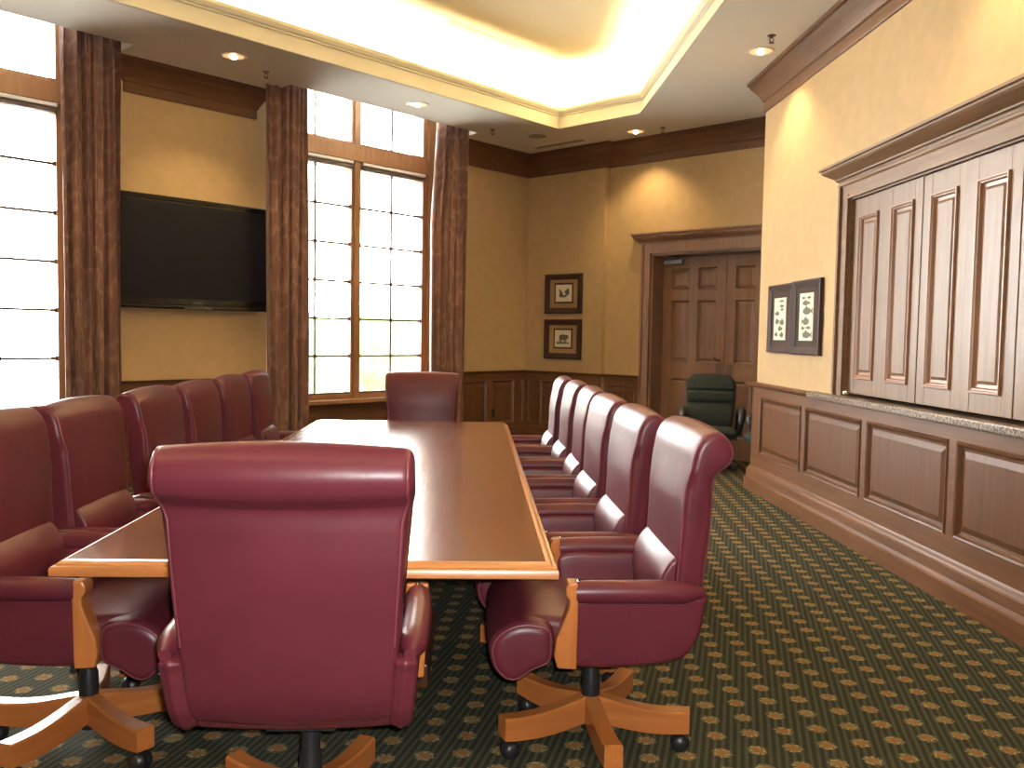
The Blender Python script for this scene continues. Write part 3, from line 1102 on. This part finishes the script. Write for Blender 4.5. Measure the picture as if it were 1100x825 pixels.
picture(FA, -7.60, -6.985, 1.70, 2.215, 0.075, M['mat_tan'], (-7.425, -7.155, 1.855, 2.075),
        'small dark-framed print on a tan mat, upper of the pair left of the door', 'framed prints beside the door', draw_birds, inner_frame=True)
picture(FA, -7.60, -6.985, 1.11, 1.625, 0.075, M['mat_tan'], (-7.425, -7.155, 1.265, 1.485),
        'small dark-framed animal print on a tan mat, lower of the pair left of the door', 'framed prints beside the door', draw_beast, inner_frame=True)
picture(FR, 7.245, 7.83, 1.30, 1.89, 0.06, M['mat_brown'], (7.41, 7.70, 1.41, 1.775),
        'dark-framed print of many small fish on the right wall, the one nearer the door', 'fish prints on the right wall', draw_fish_a)
picture(FR, 6.63, 7.235, 1.295, 1.895, 0.06, M['mat_brown'], (6.80, 7.09, 1.41, 1.79),
        'dark-framed print of stacked larger fish on the right wall, the one nearer the shutters', 'fish prints on the right wall', draw_fish_b)

# ================================================================== television
tvr = empty('television', F1(4.115, 1.60, 0.0), 0, 'large black flat-screen television mounted on the wall between the two windows', 'television')
inv = Matrix.Translation(-tvr.location)
T0, T1, TZ0, TZ1 = 3.32, 4.91, 1.60, 2.625
tv = MB()
rr = [(0.06, 0.04), (0.0, 0.06), (0.0, 0.115), (0.012, 0.125), (0.035, 0.122), (0.04, 0.115)]
rings = [[F1(x, z, d) for x, z in ((T0 + i, TZ0 + i), (T1 - i, TZ0 + i), (T1 - i, TZ1 - i), (T0 + i, TZ1 - i))] for i, d in rr]
tv.loft(rings, caps=True)
o = tv.build('housing', M['bezel']); o.parent = tvr; o.matrix_parent_inverse = inv
sm_ = MB(); sm_.fbox(F1, T0 + 0.045, T1 - 0.045, TZ0 + 0.095, TZ1 - 0.06, 0.110, 0.1185)
o = sm_.build('screen', M['screen']); o.parent = tvr; o.matrix_parent_inverse = inv
sm_ = MB(); sm_.fbox(F1, 4.115 - 0.045, 4.115 + 0.045, TZ0 + 0.055, TZ0 + 0.066, 0.118, 0.124)
o = sm_.build('badge', plain('tv_badge', (0.16, 0.16, 0.17), 0.3, metal=0.6)); o.parent = tvr; o.matrix_parent_inverse = inv
sm_ = MB(); sm_.fbox(F1, 4.115 - 0.14, 4.115 + 0.14, TZ0 + 0.004, TZ0 + 0.014, 0.10, 0.127)
o = sm_.build('silver_strip', plain('tv_silver', (0.2, 0.19, 0.18), 0.35, metal=0.6)); o.parent = tvr; o.matrix_parent_inverse = inv
sm_ = MB(); sm_.fbox(F1, 3.9, 4.35, 1.85, 2.35, 0.0, 0.062)
o = sm_.build('wall_bracket', M['blackmetal']); o.parent = tvr; o.matrix_parent_inverse = inv

# outlet on the wainscot
ol = MB(); ol.fbox(F1, 8.235, 8.29, 0.33, 0.44, 0.003, 0.026)
o = ol.build('wall_outlet', M['black'], bevel=0.004)
tag(o, 'small black power outlet low on the dark panelling beyond the table', 'outlet')

# ================================================================== curtains
def curtain(s0, s1_, label, top_in=0.0, folds=7, phase=0.0):
    root = MB()
    n = folds * 14
    zs = [0.015 + (4.30 - 0.015) * k / 26 for k in range(27)]
    front, back = [], []
    for z in zs:
        q = z / 4.3
        rowf, rowb = [], []
        for i in range(n + 1):
            t = i / n
            pin = top_in * max(0.0, (q - 0.62) / 0.38)
            sa = s0 + pin
            s = sa + (s1_ - sa) * t
            a = t * folds * 2 * PI + phase
            amp = 0.034 * (0.85 + 0.3 * math.sin(3 * t * PI + phase))
            wv = amp * math.sin(a) + 0.015 * math.sin(2.3 * a + 1.3 + 2.0 * q) + 0.01 * math.sin(0.7 * a + 4 * q)
            ds = 0.012 * math.sin(a * 0.5 + 3 * q)
            p = F1(s + ds, z, 0.30 + wv)
            rowf.append(p)
            rowb.append(p + N1 * 0.006)
        front.append(rowf)
        back.append(rowb)
    V = [[root.bm.verts.new(p) for p in r + rb[::-1]] for r, rb in zip(front, back)]
    m2 = len(V[0])
    for a, b in zip(V, V[1:]):
        for i in range(m2):
            j = (i + 1) % m2
            root.bm.faces.new((a[i], a[j], b[j], b[i]))
    o = root.build('curtain', M['curtain'], smooth=True, sharp=80)
    tag(o, label, 'curtain', 'long patterned brown curtains')
    return o


curtain(2.83, 3.32, 'long brown patterned curtain on the left side of the television', folds=5, phase=0.4)
curtain(4.73, 5.19, 'long brown patterned curtain on the right side of the television', folds=4, phase=2.0)
curtain(6.88, 7.44, 'long brown patterned curtain right of the middle window, narrower at its top', top_in=0.12, folds=5, phase=1.0)
curtain(0.80, 1.24, 'long brown patterned curtain at the far side of the left-edge window', folds=6, phase=1.7)

# ================================================================== ceiling fittings
def downlight(x, y, label, n):
    root = empty('recessed_light', (x, y, ZC), 0, label, 'ceiling light', 'recessed ceiling lights')
    t = MB()
    t.lathe([(0.088, -0.001), (0.091, -0.006), (0.110, -0.008), (0.115, -0.001)], seg=28, caps=False)
    t.build('trim_ring', M['dl_trim'], root, smooth=True)
    c = MB()
    c.lathe([(0.090, -0.004), (0.080, -0.0045), (0.06, -0.006), (0.03, -0.0065), (0.0001, -0.007)], seg=28, caps=False)
    c.build('reflector', M['dl_refl'], root, smooth=True)
    bmb = MB()
    bmb.lathe([(0.0001, -0.030), (0.018, -0.027), (0.030, -0.016), (0.032, -0.007), (0.0001, -0.006)], seg=18)
    bmb.build('bulb', M['bulb'], root, smooth=True)
    l = light('downlight_lamp', 'SPOT', (x, y, ZC - 0.045), DOWN_W, (1.0, 0.72, 0.36), (0, 0, -1), spot_size=rad(112), spot_blend=0.75, shadow_soft_size=0.035)
    return root


downlight(-2.144, 7.904, 'recessed ceiling light above the television wall, near the ceiling sprinkler', 0)
downlight(-0.638, 9.36, 'recessed ceiling light above the middle window', 1)
downlight(1.824, 10.296, 'recessed ceiling light in front of the double door', 2)
downlight(2.326, 7.345, 'recessed ceiling light beside the right wall, above the fish prints', 3)
downlight(2.326, 4.25, 'recessed ceiling light beside the right wall above the shutters', 4)
downlight(-3.62, 6.44, 'recessed ceiling light above the left-edge window', 6)


def sprinkler(x, y, label):
    mb = MB()
    mb.lathe([(0.034, 0.0), (0.034, -0.004), (0.012, -0.008), (0.010, -0.022), (0.0001, -0.024)], (x, y, ZC), 16)
    mb.tube([(x - 0.012, y, ZC - 0.02), (x - 0.016, y, ZC - 0.04), (x, y, ZC - 0.055)], 0.004, 6)
    mb.tube([(x + 0.012, y, ZC - 0.02), (x + 0.016, y, ZC - 0.04), (x, y, ZC - 0.055)], 0.004, 6)
    mb.lathe([(0.0001, -0.062), (0.022, -0.060), (0.022, -0.057), (0.0001, -0.054)], (x, y, ZC), 16)
    o = mb.build('ceiling_sprinkler', M['sprinkler'], smooth=True)
    tag(o, label, 'sprinkler', 'ceiling sprinklers')


sprinkler(-1.968, 8.35, 'small metal sprinkler head in the ceiling in front of the television wall')
sprinkler(0.16, 10.40, 'small metal sprinkler head in the ceiling near the far dark corner')
sprinkler(2.094, 10.08, 'small metal sprinkler head in the ceiling in front of the double door')
sprinkler(2.289, 6.961, 'small metal sprinkler head in the ceiling beside the right wall')

mb = MB()
FV = frame(M2 * (12.09 / R2), T2, -M2)
mb.hexa([FV(-7.5, ZC, -0.04), FV(-6.75, ZC, -0.04), FV(-6.75, ZC, 0.04), FV(-7.5, ZC, 0.04), FV(-7.5, ZC - 0.006, -0.04), FV(-6.75, ZC - 0.006, -0.04), FV(-6.75, ZC - 0.006, 0.04), FV(-7.5, ZC - 0.006, 0.04)])
o = mb.build('ceiling_vent', M['grey_vent'])
tag(o, 'long narrow grey slot vent in the ceiling along the far crown moulding', 'vent')
mb = MB()
mb.lathe([(0.11, 0), (0.11, -0.005), (0.0001, -0.008)], (0.70, 10.68, ZC), 24)
o = mb.build('ceiling_grille', M['grey_vent'], smooth=True)
tag(o, 'faint round grey grille flush in the ceiling near the far corner of the tray', 'grille')
mb = MB()
FT = frame(N1 * (8.95 / R2), S1, -N1)
for k in range(3):
    dd = -0.05 + 0.04 * k
    mb.hexa([FT(5.85, ZT, dd), FT(6.95, ZT, dd), FT(6.95, ZT, dd + 0.022), FT(5.85, ZT, dd + 0.022), FT(5.85, ZT - 0.008, dd), FT(6.95, ZT - 0.008, dd), FT(6.95, ZT - 0.008, dd + 0.022), FT(5.85, ZT - 0.008, dd + 0.022)])
o = mb.build('slot_diffuser', M['tray_trim'])
tag(o, 'long cream slot diffuser set in the raised glowing part of the ceiling', 'vent')

# ================================================================== conference table
TX0, TX1, TY0, TY1 = -1.19, 0.25, 2.487, 6.60
tr = empty('conference_table', ((TX0 + TX1) / 2, (TY0 + TY1) / 2, 0), 0, 'long polished cherry-wood conference table in the middle of the room', 'table')
hx, hy = (TX1 - TX0) / 2, (TY1 - TY0) / 2
ch = 0.05


def trect(i):
    x, y = hx - i, hy - i
    return [(-x, -y), (x, -y), (x, y - ch), (x - ch * 0.35, y - ch * 0.3), (x - ch, y), (-x + ch, y), (-x + ch * 0.35, y - ch * 0.3), (-x, y - ch)]


prof = [(0.035, 0.712), (0.012, 0.712), (0.0, 0.718), (0.0, 0.738), (0.004, 0.744), (0.012, 0.746), (0.014, 0.750), (0.024, 0.757), (0.036, 0.760)]
e = MB()
e.loft([[(x, y, z) for x, y in trect(i)] for i, z in prof], caps=False)
e.build('table_edge', M['table_edge'], tr, smooth=True, sharp=35)
t = MB()
t.loft([[(x, y, z) for x, y in trect(0.0355)] for z in (0.713, 0.7602)])
t.build('tabletop', M['table'], tr)
for sy in (-0.75, 1.15):
    p = MB()
    p.box(-0.26, 0.26, sy - 0.30, sy + 0.30, 0.10, 0.712)
    p.box(-0.30, 0.30, sy - 0.35, sy + 0.35, 0.0, 0.10)
    p.box(-0.29, 0.29, sy - 0.33, sy + 0.33, 0.66, 0.713)
    p.build('pedestal', M['dark_wood'], tr, bevel=0.008)

# ================================================================== executive chair
def make_chair():
    root = empty('executive_chair', (0, 0, 0))
    L = M['leather']
    # seat with waterfall front
    seat = [(-0.235, 0.475), (-0.12, 0.500), (0.05, 0.515), (0.18, 0.528), (0.27, 0.522), (0.335, 0.492), (0.362, 0.440), (0.350, 0.378), (0.312, 0.338), (0.268, 0.336), (0.225, 0.365), (0.175, 0.388), (0.0, 0.392), (-0.22, 0.392)]
    s = MB()
    puffy(s, seat, 0.262, 0.03, bulge=0.008)
    nose = [(0.165, 0.50), (0.22, 0.524), (0.285, 0.520), (0.340, 0.488), (0.364, 0.438), (0.350, 0.376), (0.312, 0.336), (0.268, 0.334), (0.225, 0.363), (0.175, 0.386), (0.160, 0.42)]
    puffy(s, nose, 0.311, 0.035, bulge=0.004)
    so = s.build('seat', L, root, smooth=True, sharp=60)
    P = offset2(catmull(nose, 4), -0.012)
    for sx in (-1, 1):
        pp = MB()
        pp.tube([(sx * 0.299, y, z) for y, z in P], 0.005, 6, closed=True)
        pp.build('piping', M['piping'], so, smooth=True, sharp=80)
    # backrest: lumbar cushion, padded upper, scrolled head roll
    back = [(-0.205, 0.46), (-0.218, 0.55), (-0.228, 0.65), (-0.234, 0.74), (-0.238, 0.82), (-0.240, 0.89), (-0.246, 0.95), (-0.257, 1.01), (-0.270, 1.07),
            (-0.298, 1.112), (-0.338, 1.126), (-0.374, 1.108), (-0.394, 1.068), (-0.386, 1.027), (-0.358, 1.002), (-0.338, 0.978), (-0.338, 0.92), (-0.336, 0.82), (-0.326, 0.70), (-0.314, 0.58), (-0.298, 0.49), (-0.255, 0.425), (-0.16, 0.402), (-0.10, 0.41), (-0.16, 0.43)]

    def wf(z):
        if z < 0.55: w_ = 0.258
        elif z < 0.95: w_ = 0.258 + (z - 0.55) / 0.4 * 0.024
        elif z < 1.0: w_ = 0.282 + (z - 0.95) / 0.05 * 0.015
        else: w_ = 0.297
        return w_ / 0.285
    b = MB()
    puffy(b, back, 0.285, 0.026, bulge=0.012, wf=wf, mid=8)
    bo = b.build('backrest', L, root, smooth=True, sharp=60)
    P = offset2(catmull(back, 4), -0.006)
    stop = max(i for i, (y, z) in enumerate(P) if z > 0.60)
    P = P[8:stop]
    for sx in (-1, 1):
        pp = MB()
        pp.tube([(sx * 0.272 * wf(z), y, z) for y, z in P], 0.0045, 6)
        pp.build('piping', M['piping'], bo, smooth=True, sharp=80)
    lc = MB()
    puffy(lc, [(-0.255, 0.49), (-0.200, 0.49), (-0.182, 0.53), (-0.178, 0.60), (-0.190, 0.66), (-0.222, 0.706), (-0.252, 0.712), (-0.262, 0.60)], 0.238, 0.014, bulge=0.012, mid=8)
    lc.build('lumbar_cushion', L, root, smooth=True, sharp=60)
    # arms
    for sx in (-1, 1):
        a = MB()
        pan = [(0.095, 0.39), (0.095, 0.50), (0.090, 0.60), (-0.10, 0.608), (-0.302, 0.608), (-0.314, 0.57), (-0.300, 0.48), (-0.284, 0.445), (-0.262, 0.414), (-0.22, 0.394), (-0.12, 0.378), (0.0, 0.372), (0.08, 0.376)]
        puffy(a, pan, 0.03, 0.018, bulge=0.006, cx=sx * 0.280, mid=4, flatcap=True)
        for v in a.bm.verts:
            v.co.x -= sx * (0.62 - v.co.z) * 0.08
        pts, rr_ = [], []
        for k in range(13):
            t_ = k / 12
            y = 0.094 - 0.407 * t_
            pts.append((sx * (0.289 + 0.006 * math.sin(t_ * PI)), y, 0.617 + 0.004 * math.sin(t_ * PI)))
            rr_.append(0.037 if 0.0 < t_ < 0.85 else (0.035 if t_ == 0 else 0.037 - (t_ - 0.85) / 0.15 * 0.022))
        a.tube(pts, rr_, 16)
        a.build('armrest', L, root, smooth=True, sharp=60)
        w_ = MB()
        pol = [(0.088, 0.374), (0.150, 0.378), (0.160, 0.42), (0.155, 0.47), (0.132, 0.53), (0.118, 0.57), (0.116, 0.596), (0.128, 0.612), (0.130, 0.635), (0.120, 0.651), (0.092, 0.653), (0.088, 0.60)]
        w_.prism(pol, lambda y, z: (sx * (0.254 - max(0, 0.6 - z) * 0.03), y, z), lambda y, z: (sx * (0.318 - max(0, 0.6 - z) * 0.05), y, z))
        po = w_.build('arm_post', M['chair_wood'], root, bevel=0.006, bseg=2)
        st_ = MB()
        st_.lathe([(0.0001, 0.006), (0.006, 0.004), (0.007, 0.0)], (sx * 0.287, 0.09, 0.653), 10)
        st_.build('stud', M['chrome'], po, smooth=True)
    # mechanism and column
    c = MB()
    c.box(-0.09, 0.09, -0.16, 0.14, 0.345, 0.40)
    c.tube([(0.06, 0.05, 0.365), (0.20, 0.06, 0.36), (0.25, 0.06, 0.345)], [0.007, 0.007, 0.012], 8)
    c.lathe([(0.0001, 0.13), (0.026, 0.135), (0.03, 0.15), (0.03, 0.19), (0.0001, 0.195)], (0, 0.0, 0.355), 14, 'Y')
    c.build('tilt_mechanism', M['black'], root, bevel=0.004)
    c = MB()
    c.lathe([(0.024, 0.36), (0.026, 0.26), (0.031, 0.245), (0.034, 0.11), (0.028, 0.055), (0.018, 0.05)], seg=20)
    c.build('column', M['blackmetal'], root, smooth=True)
    for k in range(5):
        l = MB()
        rings = []
        for q in range(11):
            t_ = q / 10
            x = 0.012 + t_ * 0.328
            zt_ = 0.176 - 0.034 * (3 * t_ ** 2 - 2 * t_ ** 3) - 0.012 * math.sin(t_ * PI * 1.2)
            hh = 0.092 - 0.018 * t_
            ww = 0.026 + 0.004 * t_
            z0_ = zt_ - hh
            rings.append([(x, -ww, z0_), (x, ww, z0_), (x, ww, zt_ - 0.006), (x, ww - 0.006, zt_), (x, -ww + 0.006, zt_), (x, -ww, zt_ - 0.006)])
        l.loft(rings)
        lo = l.build('leg', M['leg_wood'], root, smooth=True, sharp=30)
        lo.rotation_euler = (0, 0, rad(193 + 72 * k))
        cs_ = MB()
        x = 0.310
        cs_.lathe([(0.0001, 0.032), (0.020, 0.031), (0.028, 0.022), (0.032, 0.010), (0.032, 0.004), (0.014, 0.003), (0.014, -0.003), (0.032, -0.004), (0.032, -0.010), (0.028, -0.022), (0.020, -0.031), (0.0001, -0.032)], (x, 0, 0.0322), 20, 'Y')
        cs_.tube([(x - 0.008, 0, 0.04), (x - 0.008, 0, 0.075)], 0.008, 8)
        cs_.build('caster', M['black'], lo, smooth=True, sharp=50)
    return root


def dup(root):
    r = root.copy(); COL.objects.link(r)
    for ch_ in [o for o in bpy.data.objects if o.parent == root]:
        c = ch_.copy(); COL.objects.link(c); c.parent = r
        for g_ in [o for o in bpy.data.objects if o.parent == ch_]:
            d = g_.copy(); COL.objects.link(d); d.parent = c
    return r


proto = make_chair()
GR = 'burgundy leather chairs around the conference table'
first = [True]


def place(x, y, rz, label, lift=0.0, spin=0.0, tilt=0.0):
    o = proto if first[0] else dup(proto)
    if not first[0]:
        pass
    first[0] = False
    o.location = (x, y, 0)
    o.rotation_euler = (0, 0, rz)
    tag(o, label, 'chair', GR)
    todo.append((o, lift, spin, tilt))


todo = []
place(-0.44, 2.40, rad(1.0), 'burgundy leather chair at the near head of the table, its wide back to the camera', 0.046, rad(20), rad(3))
RX = 0.42
names_r = ['nearest burgundy leather chair on the right side of the table',
           'second burgundy leather chair from the near end on the right side of the table',
           'third burgundy leather chair from the near end on the right side of the table',
           'third burgundy leather chair from the far end on the right side of the table',
           'second burgundy leather chair from the far end on the right side of the table',
           'farthest burgundy leather chair on the right side of the table']
ry = [2.99, 3.71, 4.43, 5.13, 5.82, 6.51]
rx = [0.42, 0.375, 0.36, 0.365, 0.355, 0.335]
ra = [0, 1, 1, -1, 0, -1]
lf_ = [0.0, -0.012, -0.012, -0.012, -0.015, -0.02]
for i in range(6):
    place(rx[i], ry[i], PI / 2 + rad(ra[i]), names_r[i], lf_[i], rad([-8, 24, 24, 24, 24, 24][i]))
names_l = ['nearest burgundy leather chair on the left side of the table',
           'second burgundy leather chair from the near end on the left side of the table',
           'third burgundy leather chair from the near end on the left side of the table',
           'third burgundy leather chair from the far end on the left side of the table',
           'second burgundy leather chair from the far end on the left side of the table',
           'farthest burgundy leather chair on the left side of the table']
ly = [2.99, 3.715, 4.47, 5.17, 5.87, 6.55]
lx = [-1.30, -1.32, -1.30, -1.30, -1.30, -1.30]
la = [0, -1, 0, 1, 0, 2]
ll = [0.0, -0.01, -0.01, -0.015, -0.015, -0.015]
for i in range(6):
    place(lx[i], ly[i], -PI / 2 + rad(la[i]), names_l[i], ll[i], rad([3, 24, 24, 24, 24, 24][i]))
place(-0.415, 6.80, PI + rad(2), 'burgundy leather chair at the far head of the table, facing the camera', -0.03, rad(33))

for o, lift, spin, tilt in todo:
    for c in [q for q in bpy.data.objects if q.parent == o]:
        st_ = c.name.split('.')[0]
        if st_ == 'leg':
            c.rotation_euler = (0, 0, c.rotation_euler.z + spin)
        elif st_ != 'column':
            # the upper body leans back about the tilt mechanism
            c.matrix_basis = Matrix.Translation((0, 0, lift)) @ Matrix.Translation((0, 0, 0.38)) @ Matrix.Rotation(tilt, 4, 'X') @ Matrix.Translation((0, 0, -0.38))

# ================================================================== green office chairs
def make_green():
    root = empty('office_chair', (0, 0, 0))
    G = M['green']
    s = MB()
    puffy(s, [(-0.22, 0.44), (0.0, 0.455), (0.2, 0.47), (0.27, 0.44), (0.27, 0.39), (0.22, 0.36), (0.0, 0.35), (-0.22, 0.35)], 0.255, 0.045, bulge=0.012)
    s.build('seat', G, root, smooth=True, sharp=60)
    b = MB()
    prof = [(-0.16, 0.44), (-0.145, 0.55), (-0.165, 0.66), (-0.205, 0.70), (-0.185, 0.75), (-0.190, 0.82), (-0.225, 0.845), (-0.205, 0.87), (-0.225, 0.95), (-0.265, 1.01), (-0.315, 1.0), (-0.325, 0.93), (-0.30, 0.75), (-0.27, 0.55), (-0.25, 0.44), (-0.20, 0.41)]

    def wf2(z):
        return (0.235 + 0.03 * math.sin(max(0, min(1, (z - 0.45) / 0.45)) * PI * 0.6) - (0.05 * max(0, (z - 0.9) / 0.1) ** 2 if z > 0.9 else 0)) / 0.25
    puffy(b, prof, 0.25, 0.05, bulge=0.012, wf=wf2)
    b.build('backrest', G, root, smooth=True, sharp=60)
    for sx in (-1, 1):
        a = MB()
        a.tube([(sx * 0.29, -0.20, 0.40), (sx * 0.305, -0.20, 0.55), (sx * 0.31, -0.15, 0.625), (sx * 0.31, 0.0, 0.64), (sx * 0.31, 0.12, 0.63), (sx * 0.305, 0.17, 0.59), (sx * 0.295, 0.15, 0.50), (sx * 0.285, 0.10, 0.40)],
               [0.03, 0.035, 0.045, 0.048, 0.045, 0.04, 0.03, 0.028], 12)
        a.build('armrest', M['black'], root, smooth=True, sharp=70)
    c = MB()
    c.box(-0.27, 0.27, -0.10, 0.10, 0.33, 0.37)
    c.build('seat_plate', M['black'], root, bevel=0.004)
    c = MB()
    c.lathe([(0.03, 0.34), (0.03, 0.2), (0.045, 0.19), (0.05, 0.08), (0.03, 0.06)], seg=16)
    c.build('column', M['black'], root, smooth=True)
    for k in range(5):
        l = MB()
        l.loft([[(x, -w_, z0_), (x, w_, z0_), (x, w_ * 0.7, z1_), (x, -w_ * 0.7, z1_)] for x, w_, z0_, z1_ in ((0.03, 0.03, 0.07, 0.13), (0.15, 0.026, 0.065, 0.11), (0.29, 0.022, 0.06, 0.085))])
        lo = l.build('leg', M['black'], root)
        lo.rotation_euler = (0, 0, rad(18 + 72 * k))
        cs_ = MB()
        cs_.lathe([(0.0001, 0.026), (0.02, 0.024), (0.027, 0.012), (0.027, 0.004), (0.010, 0.003), (0.010, -0.003), (0.027, -0.004), (0.027, -0.012), (0.02, -0.024), (0.0001, -0.026)], (0.27, 0, 0.0272), 14, 'Y')
        cs_.tube([(0.265, 0, 0.04), (0.265, 0, 0.068)], 0.007, 6)
        cs_.build('caster', M['black'], lo, smooth=True, sharp=50)
    return root


g1 = make_green()
g1.location = (2.555, 9.35, 0); g1.rotation_euler = (0, 0, rad(180 - 12))
tag(g1, 'dark green fabric office chair standing in front of the double door', 'chair', 'green office chairs by the door')
g2 = dup(g1)
g2.location = (3.05, 8.62, 0); g2.rotation_euler = (0, 0, rad(100))
tag(g2, 'dark green office chair mostly hidden behind the corner of the right wall', 'chair', 'green office chairs by the door')

# ================================================================== outside
lw = MB()
c = [s1(-14, 8.45), s1(16, 8.45), s1(22, 40), s1(-22, 40)]
lw.quad([(v.x, v.y, -0.15) for v in c])
lw.build('ground', M['pale_bounce_ground'], kind='structure')


def shrub(s, n, h, r, label):
    mb = MB()
    c = S1 * s + N1 * n
    bmesh.ops.create_icosphere(mb.bm, subdivisions=4, radius=1.0)
    for v in mb.bm.verts:
        q = 1 + 0.10 * math.sin(7 * v.co.x + s) * math.sin(6 * v.co.y) + 0.09 * math.sin(11 * v.co.z + 3 * v.co.x) + random.uniform(-.04, .04)
        v.co = Vector((c.x + v.co.x * r * q, c.y + v.co.y * r * q, -0.15 + h / 2 + v.co.z * h / 2 * q))
    o = mb.build('shrub', M['leaves'], smooth=True, sharp=80)
    tag(o, label, 'shrub', 'shrubs outside the middle window')


shrub(9.2, 14.0, 2.0, 1.0, 'pale green round shrub outside behind the left half of the middle window')
shrub(12.3, 15.0, 2.2, 1.0, 'pale green round shrub outside behind the right half of the middle window')
